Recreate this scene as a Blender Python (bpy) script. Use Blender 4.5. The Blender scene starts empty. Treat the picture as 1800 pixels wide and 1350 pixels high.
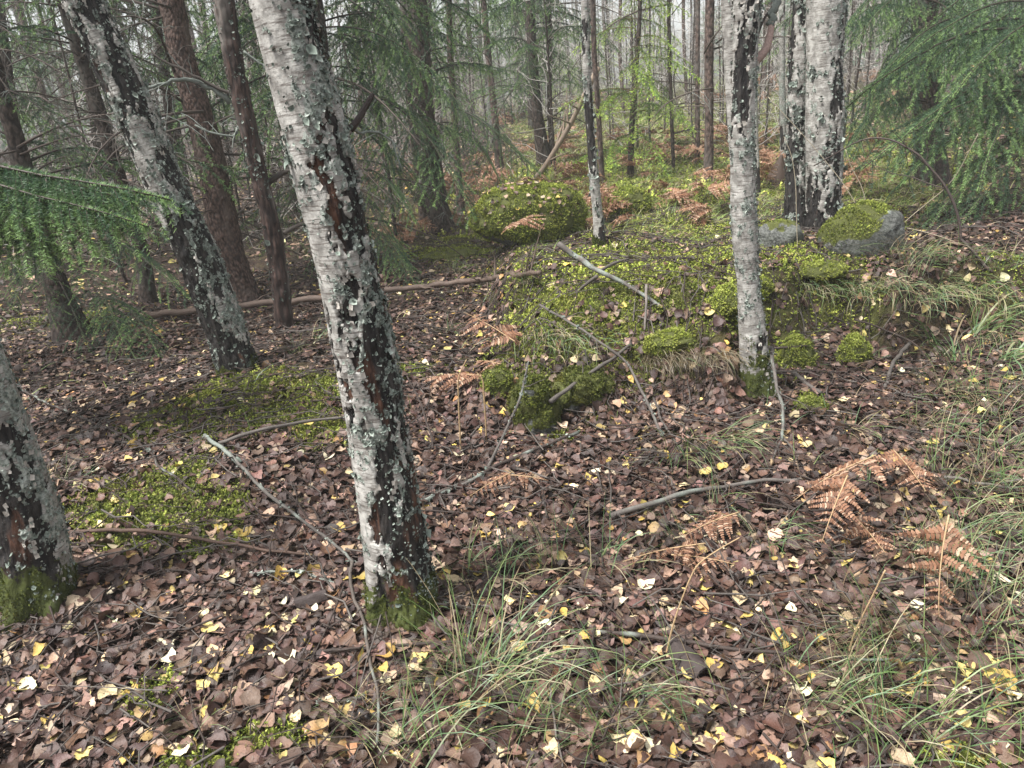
import bpy, math, random
import numpy as np
from mathutils import Vector, Matrix

sc = bpy.context.scene
col = sc.collection
rng = np.random.default_rng(11)
random.seed(5)

# ------------------------------------------------------------------ camera
CAM_H, PITCH, ROLL, F = 1.5, math.radians(21.0), math.radians(4.5), 1353.0
_r0 = np.array([1, 0, 0.]); _f = np.array([0, math.cos(PITCH), -math.sin(PITCH)])
_u0 = np.array([0, math.sin(PITCH), math.cos(PITCH)])
_c, _s = math.cos(ROLL), math.sin(ROLL)
CR, CU = _c * _r0 - _s * _u0, _s * _r0 + _c * _u0
EYE = np.array([0, 0, CAM_H])
cam = bpy.data.cameras.new('camera')
cam.sensor_width = 36.0; cam.lens = F / 1800.0 * 36.0
cam.clip_start = 0.05; cam.clip_end = 600
cam_o = bpy.data.objects.new('camera', cam); col.objects.link(cam_o)
_m = np.eye(4); _m[:3, 0] = CR; _m[:3, 1] = CU; _m[:3, 2] = -_f; _m[:3, 3] = EYE
cam_o.matrix_world = Matrix(_m.tolist())
sc.camera = cam_o

# ------------------------------------------------------------------ light
SUN_EL, SUN_AZ = math.radians(64), math.radians(-118)      # high, soft, from the left and a little behind
world = bpy.data.worlds.new('World'); sc.world = world; world.use_nodes = True
wt = world.node_tree; wt.nodes.clear()
sky = wt.nodes.new('ShaderNodeTexSky'); sky.sky_type = 'NISHITA'; sky.sun_disc = False
sky.sun_elevation = SUN_EL; sky.sun_rotation = SUN_AZ; sky.dust_density = 3.0; sky.air_density = 1.0
hs = wt.nodes.new('ShaderNodeHueSaturation'); hs.inputs['Saturation'].default_value = 0.20   # a grey overcast sky
bg = wt.nodes.new('ShaderNodeBackground'); bg.inputs['Strength'].default_value = 0.052
wo = wt.nodes.new('ShaderNodeOutputWorld')
wt.links.new(sky.outputs[0], hs.inputs['Color']); wt.links.new(hs.outputs[0], bg.inputs['Color'])
wt.links.new(bg.outputs[0], wo.inputs['Surface'])
sun = bpy.data.lights.new('sun', 'SUN'); sun.energy = 1.5; sun.angle = math.radians(14); sun.color = (1.0, 0.975, 0.945)
sun_o = bpy.data.objects.new('sun', sun); col.objects.link(sun_o)
_sd = Vector((math.sin(SUN_AZ) * math.cos(SUN_EL), math.cos(SUN_AZ) * math.cos(SUN_EL), math.sin(SUN_EL)))
sun_o.rotation_euler = _sd.to_track_quat('Z', 'Y').to_euler()
vs = sc.view_settings
sc.display_settings.display_device = 'sRGB'
vs.view_transform = 'Standard'; vs.look = 'None'; vs.gamma = 1.0; vs.use_curve_mapping = False
vs.exposure = 2.45
cy = sc.cycles
cy.max_bounces = 5; cy.diffuse_bounces = 2; cy.glossy_bounces = 2; cy.transmission_bounces = 3
cy.volume_bounces = 1; cy.transparent_max_bounces = 4; cy.caustics_reflective = False; cy.caustics_refractive = False
cy.use_denoising = True
try:
    cy.denoiser = 'OPENIMAGEDENOISE'; cy.denoising_input_passes = 'RGB_ALBEDO_NORMAL'
except Exception:
    pass

# ------------------------------------------------------------------ numpy noise
def _hash(i, j, k, seed):
    h = (i.astype(np.int64) * 374761393 + j.astype(np.int64) * 668265263 + k.astype(np.int64) * 2147483647 + seed * 974711) & 0xFFFFFFFF
    h = ((h ^ (h >> 13)) * 1274126177) & 0xFFFFFFFF
    h = ((h ^ (h >> 16)) * 2246822519) & 0xFFFFFFFF
    return ((h ^ (h >> 15)) & 0xFFFFFF) / float(0xFFFFFF)

def vnoise(p, seed=0):
    p = np.asarray(p, float)
    i = np.floor(p).astype(np.int64); f = p - i; f = f * f * (3 - 2 * f)
    out = 0
    for dx in (0, 1):
        wx = f[:, 0] if dx else 1 - f[:, 0]
        for dy in (0, 1):
            wy = f[:, 1] if dy else 1 - f[:, 1]
            for dz in (0, 1):
                wz = f[:, 2] if dz else 1 - f[:, 2]
                out = out + wx * wy * wz * _hash(i[:, 0] + dx, i[:, 1] + dy, i[:, 2] + dz, seed)
    return out * 2 - 1

def fbm(p, octaves=4, seed=0, gain=0.5):
    p = np.asarray(p, float); a, t, n = 1.0, 0, 0.0
    for o in range(octaves):
        t = t + a * vnoise(p * (2.03 ** o) + 17.3 * o, seed + o * 31); n += a; a *= gain
    return t / n

def fbm2(x, y, freq, octaves=3, seed=0):
    x = np.atleast_1d(np.asarray(x, float)); y = np.atleast_1d(np.asarray(y, float))
    sh = x.shape
    return fbm(np.stack([x.ravel() * freq, y.ravel() * freq, np.full(x.size, 3.7 + seed)], 1), octaves, seed).reshape(sh)

def sstep(a, b, x):
    t = np.clip((x - a) / (b - a), 0, 1); return t * t * (3 - 2 * t)

# ------------------------------------------------------------------ the lie of the land
# the bank: front edge runs along these points, its left end falls off near x = 0
_ex = np.array([-9, 0.05, 0.5, 0.95, 1.25, 1.6, 2.0, 2.6, 3.4, 5.0, 40.])
_ey = np.array([3.2, 3.32, 3.38, 3.45, 3.75, 4.25, 4.35, 4.15, 4.0, 3.8, 3.0])

def height(x, y, fine=True):
    x = np.asarray(x, float); y = np.asarray(y, float)
    e = np.interp(x, _ex, _ey) + 0.12 * np.sin(x * 5.1) + 0.09 * np.sin(x * 9.7 + 1) + 0.04 * np.sin(x * 21 + 2)
    left = sstep(-0.28, 0.25, x - 0.06 * np.clip(y - 5, 0, 4) + 0.08 * np.sin(y * 4))
    w_ = sstep(1.3, 0.7, x)
    bank = sstep(-0.05 - 0.12 * w_, 0.24 + 0.08 * np.sin(x * 3.3) + 0.34 * w_, y - e) * left
    z = 0.34 * bank - 0.09 * bank * sstep(4.8, 7.5, y)
    z = z - 0.24 * np.exp(-((x - 2.28) ** 2 / 0.08 + (y - 4.02) ** 2 / 0.03))                 # the dark hollow under the bank
    z = z + 0.05 * bank * np.sin(x * 4.3 + 1.1) * np.sin(y * 2.9)
    z = z + 0.05 * bank * fbm2(x, y, 1.9, 2, 12) * 2
    z = z + 0.15 * bank * np.exp(-((x - 0.75) ** 2 / 0.35 + (y - 4.35) ** 2 / 0.6))      # crown of the mossy mound
    z = z + 0.16 * np.exp(-((x + 1.25) ** 2 / 0.55 + (y - 4.05) ** 2 / 0.6))             # moss rise at the foot of the leaning birch
    z = z + 0.07 * np.exp(-((x + 1.15) ** 2 / 0.35 + (y - 2.9) ** 2 / 0.25))
    z = z - 0.06 * np.exp(-((x + 3.2) ** 2 / 1.5 + (y - 4.6) ** 2 / 1.2))
    z = z + 0.05 * np.exp(-((x + 0.39) ** 2 + (y - 2.05) ** 2) / 0.06)
    z = z + 0.05 * np.exp(-((x + 1.67) ** 2 + (y - 2.24) ** 2) / 0.08)
    far = sstep(7, 26, y)
    z = z + 0.55 * far * (0.6 + 0.4 * np.tanh((x - 1) / 4))
    z = z + 0.06 * fbm2(x, y, 0.7, 2, 3) * (1 + 3 * far)
    if fine:
        z = z + 0.035 * fbm2(x, y, 2.6, 3, 8)
    return z

def normals(x, y, e=0.03):
    gx = (height(x + e, y) - height(x - e, y)) / (2 * e); gy = (height(x, y + e) - height(x, y - e)) / (2 * e)
    n = np.stack([-gx, -gy, np.ones_like(gx)], -1)
    return n / np.linalg.norm(n, axis=-1, keepdims=True)

def ray(px, py):
    return _f + (px - 900) / F * CR - (py - 675) / F * CU

_T = np.geomspace(0.9, 140, 700)
def G(px, py, lift=0.0):
    """where the sight line through a point of the picture meets the ground (plus lift)"""
    d = ray(px, py); p = EYE + _T[:, None] * d
    s = p[:, 2] - height(p[:, 0], p[:, 1]) - lift
    k = np.where(s < 0)[0]
    if len(k) == 0:
        return EYE + d * 60
    k = max(k[0], 1); w = s[k - 1] / (s[k - 1] - s[k])
    return EYE + d * (_T[k - 1] + w * (_T[k] - _T[k - 1]))

def at_depth(px, py, t):
    return EYE + ray(px, py) * t

def depth_of(p):
    return float(np.dot(np.asarray(p) - EYE, _f))

# ------------------------------------------------------------------ mesh helpers
def make_mesh(name, V, Q=None, T=None, attrs=None, mat=None, smooth=True):
    me = bpy.data.meshes.new(name)
    V = np.asarray(V, np.float32)
    q = np.zeros((0, 4), np.int32) if Q is None or len(Q) == 0 else np.asarray(Q, np.int32)
    t = np.zeros((0, 3), np.int32) if T is None or len(T) == 0 else np.asarray(T, np.int32)
    me.vertices.add(len(V)); me.vertices.foreach_set('co', V.ravel())
    me.loops.add(q.size + t.size)
    me.loops.foreach_set('vertex_index', np.concatenate([q.ravel(), t.ravel()]))
    me.polygons.add(len(q) + len(t))
    st = np.concatenate([np.arange(len(q)) * 4, q.size + np.arange(len(t)) * 3]).astype(np.int32)
    me.polygons.foreach_set('loop_start', st)
    try:
        me.polygons.foreach_set('loop_total', np.concatenate([np.full(len(q), 4), np.full(len(t), 3)]).astype(np.int32))
    except Exception:
        pass
    if smooth:
        me.polygons.foreach_set('use_smooth', np.ones(len(q) + len(t), bool))
    for k, a in (attrs or {}).items():
        a = np.asarray(a, np.float32)
        if a.ndim == 1:
            at = me.attributes.new(k, 'FLOAT', 'POINT'); at.data.foreach_set('value', a)
        elif k == 'bp':
            at = me.attributes.new(k, 'FLOAT_VECTOR', 'POINT'); at.data.foreach_set('vector', a.ravel())
        else:
            at = me.attributes.new(k, 'FLOAT_COLOR', 'POINT')
            if a.shape[1] == 3:
                a = np.concatenate([a, np.ones((len(a), 1), np.float32)], 1)
            at.data.foreach_set('color', a.ravel())
    me.update(calc_edges=True)
    if mat is not None:
        me.materials.append(mat)
    return me

def add(name, me, parent=None, label=None, cat=None, group=None, kind=None, matrix=None):
    o = bpy.data.objects.new(name, me); col.objects.link(o)
    if parent is not None:
        o.parent = parent
    if matrix is not None:
        o.matrix_basis = matrix
    if label: o['label'] = label
    if cat: o['category'] = cat
    if group: o['group'] = group
    if kind: o['kind'] = kind
    return o

def empty(name, loc, label, cat, group=None):
    o = add(name, None, None, label, cat, group)
    o.location = Vector(loc); o.empty_display_size = 0.1
    return o

class Geo:
    """collects pieces for one mesh, with a colour per vertex"""
    def __init__(self): self.V, self.Q, self.T, self.C, self.n = [], [], [], [], 0
    def add(self, V, Q=None, T=None, C=(0.5, 0.5, 0.5)):
        V = np.asarray(V, float); C = np.asarray(C, float)
        if C.ndim == 1: C = np.repeat(C[None, :3], len(V), 0)
        self.V.append(V); self.C.append(C)
        if Q is not None and len(Q): self.Q.append(np.asarray(Q, int) + self.n)
        if T is not None and len(T): self.T.append(np.asarray(T, int) + self.n)
        self.n += len(V)
    def arrays(self):
        return (np.concatenate(self.V), np.concatenate(self.Q) if self.Q else None,
                np.concatenate(self.T) if self.T else None, np.concatenate(self.C))
    def mesh(self, name, mat, smooth=True, off=None):
        V, Q, T, C = self.arrays()
        if off is not None: V = V - np.asarray(off)
        return make_mesh(name, V, Q, T, {'col': C}, mat, smooth)

def unit(v):
    v = np.asarray(v, float); n = np.linalg.norm(v, axis=-1, keepdims=True); return v / np.maximum(n, 1e-9)

def frames(P):
    t = np.gradient(P, axis=0); t = unit(t)
    a = np.array([1, 0, 0.]) if abs(t[0, 0]) < 0.85 else np.array([0, 0, 1.])
    n1 = np.empty_like(P); n1[0] = unit(a - t[0] * a.dot(t[0]))
    for i in range(1, len(P)):
        v = n1[i - 1] - t[i] * n1[i - 1].dot(t[i]); n1[i] = unit(v)
    return t, n1, np.cross(t, n1)

def tube(P, r, seg=6, cap=True):
    P = np.asarray(P, float); r = np.broadcast_to(np.asarray(r, float), (len(P),))
    t, n1, n2 = frames(P)
    th = np.arange(seg) / seg * 2 * np.pi
    V = P[:, None] + r[:, None, None] * (np.cos(th)[None, :, None] * n1[:, None] + np.sin(th)[None, :, None] * n2[:, None])
    n = len(P); i = np.arange(n - 1)[:, None] * seg; j = np.arange(seg)[None]; k = (j + 1) % seg
    Q = np.stack([i + j, i + k, i + seg + k, i + seg + j], -1).reshape(-1, 4)
    V = V.reshape(-1, 3); T = None
    if cap:
        b = len(V); V = np.concatenate([V, P[:1], P[-1:]])
        jj = np.arange(seg); kk = (jj + 1) % seg
        T = np.concatenate([np.stack([kk, jj, np.full(seg, b)], -1), np.stack([(n - 1) * seg + jj, (n - 1) * seg + kk, np.full(seg, b + 1)], -1)])
    return V, Q, T

def smooth_path(P, n):
    P = np.asarray(P, float)
    if len(P) == 2:
        s = np.linspace(0, 1, n)[:, None]; return P[0] * (1 - s) + P[1] * s
    d = np.concatenate([[0], np.cumsum(np.linalg.norm(np.diff(P[:, :3], axis=0), axis=1))])
    s = np.linspace(0, d[-1], n)
    m = np.gradient(P, d, axis=0, edge_order=1)
    k = np.clip(np.searchsorted(d, s) - 1, 0, len(d) - 2)
    h = (d[k + 1] - d[k])[:, None]; u = ((s - d[k])[:, None]) / h
    return ((2 * u ** 3 - 3 * u ** 2 + 1) * P[k] + (u ** 3 - 2 * u ** 2 + u) * h * m[k] + (-2 * u ** 3 + 3 * u ** 2) * P[k + 1] + (u ** 3 - u ** 2) * h * m[k + 1])

def scatter(protos, pos, R, scale, colors, pick=None):
    """many small shapes merged into arrays; protos: list of (V, Q, T, tint)"""
    n = len(pos)
    if pick is None: pick = rng.integers(0, len(protos), n)
    scale = np.broadcast_to(np.asarray(scale, float), (n,))
    g = Geo()
    for k, (V, Q, T, tint) in enumerate(protos):
        idx = np.where(pick == k)[0]
        if len(idx) == 0: continue
        W = np.einsum('nij,vj->nvi', R[idx] * scale[idx, None, None], V) + pos[idx][:, None]
        nv = len(V); off = (np.arange(len(idx)) * nv)[:, None, None]
        C = colors[idx][:, None, :] * tint[None]
        g.add(W.reshape(-1, 3), None if Q is None else (Q[None] + off).reshape(-1, 4),
              None if T is None else (T[None] + off).reshape(-1, 3), C.reshape(-1, 3))
    return g

def rot_from(normal, yaw, tilt=None, tilt_dir=None):
    """rotation matrices whose z follows normal, spun by yaw, then tipped"""
    n = unit(normal); N = len(n)
    a = np.stack([np.cos(yaw), np.sin(yaw), np.zeros(N)], 1)
    x = unit(a - n * (a * n).sum(1, keepdims=True)); y = np.cross(n, x)
    R = np.stack([x, y, n], -1)
    if tilt is not None:
        td = rng.uniform(0, 2 * np.pi, N) if tilt_dir is None else tilt_dir
        k = np.stack([np.cos(td), np.sin(td), np.zeros(N)], 1)
        K = np.zeros((N, 3, 3)); K[:, 0, 1] = -k[:, 2]; K[:, 0, 2] = k[:, 1]; K[:, 1, 0] = k[:, 2]; K[:, 1, 2] = -k[:, 0]; K[:, 2, 0] = -k[:, 1]; K[:, 2, 1] = k[:, 0]
        A = np.eye(3)[None] + np.sin(tilt)[:, None, None] * K + (1 - np.cos(tilt))[:, None, None] * (K @ K)
        R = R @ A
    return R

# ------------------------------------------------------------------ materials
class Mat:
    def __init__(self, name):
        self.m = bpy.data.materials.new(name); self.m.use_nodes = True
        self.t = self.m.node_tree; self.t.nodes.clear()
        self.out = self.t.nodes.new('ShaderNodeOutputMaterial')
    def n(self, typ, ins=None, **props):
        nd = self.t.nodes.new('ShaderNode' + typ)
        for k, v in props.items(): setattr(nd, k, v)
        for k, v in (ins or {}).items():
            s = nd.inputs[k]
            if hasattr(v, 'links'): self.t.links.new(v, s)
            else: s.default_value = v
        return nd
    def attr(self, name, out='Color'): return self.n('Attribute', attribute_name=name).outputs[out]
    def math(self, op, a, b=0.0, clamp=False):
        nd = self.n('Math', {0: a, 1: b}, operation=op); nd.use_clamp = clamp; return nd.outputs[0]
    def mix(self, f, a, b, blend='MIX'):
        nd = self.n('Mix', data_type='RGBA', blend_type=blend)
        for i, v in ((0, f), (6, a), (7, b)):
            if hasattr(v, 'links'): self.t.links.new(v, nd.inputs[i])
            else: nd.inputs[i].default_value = v if i == 0 else (*v[:3], 1)
        return nd.outputs[2]
    def ramp(self, f, lo, hi): return self.n('MapRange', {'Value': f, 'From Min': lo, 'From Max': hi}, interpolation_type='SMOOTHSTEP').outputs[0]
    def noise(self, vec, scale, detail=4, rough=0.6): return self.n('TexNoise', {'Vector': vec, 'Scale': scale, 'Detail': detail, 'Roughness': rough}).outputs[0]
    def scaled(self, vec, s): return self.n('VectorMath', {0: vec, 1: s}, operation='MULTIPLY').outputs[0]
    def surf(self, color, rough=0.6, bump=None, strength=0.5, dist=0.01, spec=0.5, transl=0.0, tcol=None):
        b = self.n('BsdfPrincipled'); nm = None
        for k, v in (('Base Color', color), ('Roughness', rough), ('Specular IOR Level', spec)):
            if hasattr(v, 'links'): self.t.links.new(v, b.inputs[k])
            else: b.inputs[k].default_value = (*v[:3], 1) if k == 'Base Color' else v
        if bump is not None:
            nm = self.n('Bump', {'Height': bump, 'Strength': strength, 'Distance': dist}).outputs[0]
            self.t.links.new(nm, b.inputs['Normal'])
        o = b.outputs[0]
        if transl:
            tr = self.n('BsdfTranslucent'); 
            self.t.links.new(tcol if tcol is not None else color, tr.inputs['Color'])
            mx = self.n('MixShader', {0: transl, 1: o, 2: tr.outputs[0]}); o = mx.outputs[0]
        self.t.links.new(o, self.out.inputs['Surface'])
        return self.m

def mat_birch():
    M = Mat('birch_bark'); bp = M.attr('bp', 'Vector')
    fine = M.noise(bp, 85, 4, 0.65); vert0 = M.noise(M.scaled(bp, (75, 75, 26)), 1.0, 4, 0.65)
    mid = M.noise(bp, 22, 4, 0.6)
    lent = M.noise(M.scaled(bp, (15, 15, 170)), 1.0, 4, 0.65)             # thin level dashes in the papery bark
    lent2 = M.noise(M.scaled(bp, (30, 30, 260)), 1.0, 2, 0.5)
    white = M.mix(M.ramp(mid, 0.35, 0.7), (0.20, 0.19, 0.172), (0.46, 0.445, 0.41))
    white = M.mix(M.math('MULTIPLY', M.ramp(lent, 0.52, 0.62), 0.75), white, (0.085, 0.068, 0.058))
    white = M.mix(M.math('MULTIPLY', M.ramp(lent2, 0.6, 0.75), 0.45), white, (0.15, 0.12, 0.10))
    vert = M.noise(M.scaled(bp, (60, 60, 14)), 1.0, 4, 0.6)
    dark = M.mix(M.ramp(vert, 0.4, 0.62), (0.007, 0.006, 0.006), (0.036, 0.031, 0.028))
    red = M.attr('red', 'Fac')
    dark = M.mix(red, dark, M.mix(M.ramp(vert, 0.35, 0.65), (0.022, 0.011, 0.008), (0.10, 0.048, 0.030)))
    jit = M.math('MULTIPLY', M.math('SUBTRACT', M.math('ADD', M.math('MULTIPLY', fine, 0.5), M.math('MULTIPLY', vert0, 0.5)), 0.5), 2.4)
    bm = M.ramp(M.math('ADD', M.attr('black', 'Fac'), jit), 0.38, 0.58)
    c = M.mix(bm, white, dark)
    lic = M.mix(M.ramp(fine, 0.38, 0.62), (0.12, 0.14, 0.12), (0.36, 0.395, 0.35))
    lm = M.ramp(M.math('ADD', M.attr('lichen', 'Fac'), M.math('MULTIPLY', jit, 1.5)), 0.42, 0.62)
    c = M.mix(M.math('MULTIPLY', lm, 0.75), c, lic)
    mo = M.mix(fine, (0.016, 0.022, 0.006), (0.085, 0.10, 0.022))
    c = M.mix(M.ramp(M.math('ADD', M.attr('moss', 'Fac'), jit), 0.4, 0.6), c, mo)
    bump = M.math('ADD', M.math('MULTIPLY', fine, 0.5), M.math('MULTIPLY', vert, M.math('ADD', M.math('MULTIPLY', bm, 1.2), 0.1)))
    bump = M.math('SUBTRACT', bump, M.math('MULTIPLY', bm, 0.6))
    bump = M.math('ADD', bump, M.math('MULTIPLY', lm, 0.5))
    return M.surf(c, 0.72, bump, 0.9, 0.006, 0.3)

def mat_bark(name, c1, c2, c3, flake=45.0, vs_=0.55):
    M = Mat(name); bp = M.attr('bp', 'Vector')
    sc_ = M.scaled(bp, (1, 1, vs_))
    vo = M.n('TexVoronoi', {'Vector': sc_, 'Scale': flake}, feature='F1'); vd = vo.outputs['Distance']
    nz = M.noise(sc_, 60, 5, 0.65); big = M.noise(sc_, 6, 3, 0.6)
    c = M.mix(M.ramp(nz, 0.3, 0.7), c1, c2)
    c = M.mix(M.math('MULTIPLY', M.ramp(vd, 0.3, 0.8), 0.75), c, (0.012, 0.009, 0.008))
    c = M.mix(M.ramp(big, 0.5, 0.72), c, c3)
    bump = M.math('SUBTRACT', M.math('MULTIPLY', nz, 0.5), vd)
    return M.surf(c, 0.8, bump, 0.9, 0.01, 0.25)

def mat_attr(name, rough=0.6, spec=0.4, var=0.25, scale=150, transl=0.0, bumpy=0.0):
    M = Mat(name); geo = M.n('NewGeometry').outputs['Position']; nz = M.noise(geo, scale, 4, 0.7)
    k = M.math('ADD', M.math('MULTIPLY', M.math('SUBTRACT', nz, 0.5), var * 4), 1.0)
    cv = M.n('CombineXYZ', {0: k, 1: k, 2: k}).outputs[0]
    c = M.n('VectorMath', {0: M.attr('col'), 1: cv}, operation='MULTIPLY').outputs[0]
    return M.surf(c, rough, nz if bumpy else None, bumpy, 0.004, spec, transl, c if transl else None)

def mat_leaf():
    M = Mat('fallen_leaf'); p = M.n('NewGeometry').outputs['Position']
    a = M.noise(p, 240, 4, 0.7); b = M.noise(p, 95, 3, 0.6); w = M.noise(p, 14, 3, 0.6)
    k = M.math('ADD', M.math('MULTIPLY', M.math('SUBTRACT', a, 0.5), 1.1), 1.0)
    c = M.n('VectorMath', {0: M.attr('col'), 1: M.n('CombineXYZ', {0: k, 1: k, 2: k}).outputs[0]}, operation='MULTIPLY').outputs[0]
    c = M.mix(M.math('MULTIPLY', M.ramp(b, 0.55, 0.72), 0.75), c, (0.055, 0.028, 0.016))          # brown spots and rotting edges
    rough = M.math('ADD', 0.30, M.math('MULTIPLY', w, 0.45))                                         # wetter and drier places
    return M.surf(c, rough, M.math('ADD', a, M.math('MULTIPLY', b, 1.5)), 0.35, 0.004, 0.38)

def mat_ground():
    M = Mat('forest_soil'); p = M.n('NewGeometry').outputs['Position']
    a = M.noise(p, 30, 6, 0.7); b = M.noise(p, 9, 5, 0.65); c3 = M.noise(p, 1.2, 4, 0.6)
    c = M.mix(M.ramp(a, 0.35, 0.7), (0.014, 0.010, 0.008), (0.065, 0.040, 0.028))
    c = M.mix(M.math('MULTIPLY', M.ramp(b, 0.55, 0.75), 0.7), c, (0.12, 0.075, 0.05))
    g = M.math('MULTIPLY', M.attr('moss', 'Fac'), M.ramp(M.math('ADD', b, M.math('MULTIPLY', c3, 0.4)), 0.5, 0.8))
    c = M.mix(g, c, M.mix(a, (0.03, 0.035, 0.010), (0.13, 0.14, 0.035)))
    return M.surf(c, 0.85, M.math('ADD', a, b), 0.8, 0.03, 0.2)

def mat_rock():
    M = Mat('granite'); p = M.n('NewGeometry').outputs['Position']
    a = M.noise(p, 60, 5, 0.7); b = M.noise(p, 7, 4, 0.6)
    c = M.mix(M.ramp(a, 0.35, 0.68), (0.040, 0.042, 0.038), (0.165, 0.168, 0.155))
    c = M.mix(M.math('MULTIPLY', M.ramp(b, 0.45, 0.65), 0.5), c, (0.115, 0.125, 0.105))
    c = M.mix(M.ramp(M.noise(M.scaled(p, (5, 5, 16)), 1.0, 5, 0.7), 0.56, 0.66), c, (0.035, 0.037, 0.034))
    v = M.n('TexVoronoi', {'Vector': p, 'Scale': 7.0}, feature='F1').outputs['Distance']
    c = M.mix(M.ramp(M.math('ADD', v, M.math('MULTIPLY', M.math('SUBTRACT', a, 0.5), 0.35)), 0.19, 0.09), c, (0.30, 0.335, 0.32))
    mo = M.mix(a, (0.03, 0.036, 0.009), (0.11, 0.12, 0.028))
    jit = M.math('MULTIPLY', M.math('SUBTRACT', M.noise(p, 28, 5, 0.7), 0.5), 2.2)
    c = M.mix(M.ramp(M.math('ADD', M.attr('moss', 'Fac'), jit), 0.4, 0.6), c, mo)
    return M.surf(c, 0.75, M.math('ADD', a, M.math('MULTIPLY', b, 2.0)), 0.8, 0.02, 0.3)

BIRCH = mat_birch()
SPRUCE_RED = mat_bark('spruce_bark', (0.060, 0.040, 0.032), (0.165, 0.110, 0.090), (0.12, 0.09, 0.076), 55)
SPRUCE_DARK = mat_bark('dark_spruce_bark', (0.035, 0.028, 0.024), (0.105, 0.078, 0.064), (0.085, 0.08, 0.068), 38)
PINE = mat_bark('pine_bark', (0.060, 0.042, 0.035), (0.17, 0.118, 0.098), (0.12, 0.105, 0.092), 30)
DEADWOOD = mat_bark('dead_wood', (0.014, 0.010, 0.009), (0.085, 0.052, 0.042), (0.20, 0.18, 0.16), 34, 0.22)
LEAF = mat_leaf()
NEEDLE = mat_attr('spruce_needles', 0.5, 0.4, 0.15, 40, 0.25)
GRASSM = mat_attr('grass_blades', 0.45, 0.45, 0.15, 60, 0.25)
MOSSM = mat_attr('moss_shoots', 0.7, 0.25, 0.2, 120, 0.15)
FERNM = mat_attr('dry_fern', 0.7, 0.25, 0.25, 200, 0.15)
WOOD = mat_attr('twig_bark', 0.7, 0.3, 0.32, 140, 0.0, 0.5)
LICHENM = mat_attr('lichen_flakes', 0.85, 0.15, 0.15, 300)
SOIL = mat_ground(); ROCK = mat_rock()

# ================================================================== GROUND
def axis(lo, d0, d1, hi, step, g):
    mid = np.arange(d0, d1, step); a, s, up = d1, step, []
    while a < hi: up.append(a); s *= g; a += s
    up.append(hi); b, s, dn = d0 - step, step, []
    while b > lo: dn.append(b); s *= g; b -= s
    dn.append(lo)
    return np.array(dn[::-1] + list(mid) + up)
gx = axis(-118, -4.5, 4.5, 118, 0.045, 1.09); gy = axis(-6, 0.8, 9.0, 118, 0.045, 1.06)
X, Y = np.meshgrid(gx, gy); Z = height(X, Y)
nx, ny = len(gx), len(gy)
ii = (np.arange(ny - 1)[:, None] * nx + np.arange(nx - 1)[None]).reshape(-1)
gq = np.stack([ii, ii + 1, ii + nx + 1, ii + nx], 1)

# moss patches: centre in the picture, half axes in metres, strength
PATCH = []
def patch(px, py, rx, ry, s=1.0):
    p = G(px, py); PATCH.append((p[0], p[1], rx, ry, s))
for a in [(430, 690, .32, .24, 1.3), (520, 690, .32, .22, 1.3), (570, 760, .24, .15, 1.2), (480, 740, .36, .22, 1.1), (300, 740, .28, .2, .8),
          (250, 870, .28, .2, 1.25), (330, 900, .27, .17, 1.25), (240, 945, .25, .10, 1.2), (380, 960, .14, .10, .9), (300, 840, .3, .16, .7), (400, 800, .3, .15, .45),
          (265, 1225, .07, .09, .95), (470, 1310, .13, .06, .85), (350, 1345, .1, .05, .9), (60, 1050, .10, .08, 1), (1690, 1330, .10, .06, .8),
          (960, 520, .32, .34, 1.05), (1010, 560, .42, .34, 1.15), (1120, 540, .46, .4, 1.0), (1200, 460, .9, .4, 1.25), (1100, 455, .7, .4, 1.2), (1240, 490, .5, .4, 1.1), (1050, 490, .5, .5, 1.0),
          (1180, 585, .22, .16, 1.1), (940, 580, .2, .2, .8), (1320, 505, .26, .3, 1.1), (1440, 465, .3, .25, 1), (1250, 520, .3, .2, .8),
          (720, 650, .2, .22, .6), (810, 500, .6, .5, .4), (660, 620, .3, .25, .4), (780, 445, .5, .4, 1), (1060, 600, .2, .2, .8),
          (140, 560, .5, .3, .6), (60, 570, .5, .3, .6), (1040, 735, .05, .05, .8), (990, 770, .07, .05, .8), (1420, 705, .10, .08, .9), (890, 665, .12, .12, .8),
          (1000, 450, .5, .4, .6), (1350, 390, 1.2, .8, .8), (1200, 400, 1.6, 1.0, .8), (1150, 340, 2.5, 1.5, .75), (1300, 300, 3, 2.5, .65), (1050, 300, 3, 3, .6), (1440, 560, .16, .12, .8), (1530, 560, .14, .1, .8), (1770, 530, .3, .3, .6)]:
    patch(*a)
PATCH = np.array(PATCH)
def moss_amount(x, y):
    x = np.asarray(x, float); y = np.asarray(y, float); m = np.zeros_like(x)
    for cx, cy_, rx, ry, s in PATCH:
        m = np.maximum(m, s * np.exp(-0.7 * (((x - cx) / rx) ** 2 + ((y - cy_) / ry) ** 2)))
    return m
def grass_amount(x, y):
    """the open, grassy back of the bank"""
    return sstep(5.2, 7.5, y) * sstep(-0.6, 0.8, x - 0.02 * y) * (1 - sstep(0.30, 0.50, (x - 1.2) / np.maximum(y, 1))) * 1.0
ground = add('ground', make_mesh('ground', np.stack([X.ravel(), Y.ravel(), Z.ravel()], 1), gq,
             attrs={'moss': np.clip(moss_amount(X, Y) + 0.8 * grass_amount(X, Y), 0, 1).ravel()}, mat=SOIL), kind='structure')

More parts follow.
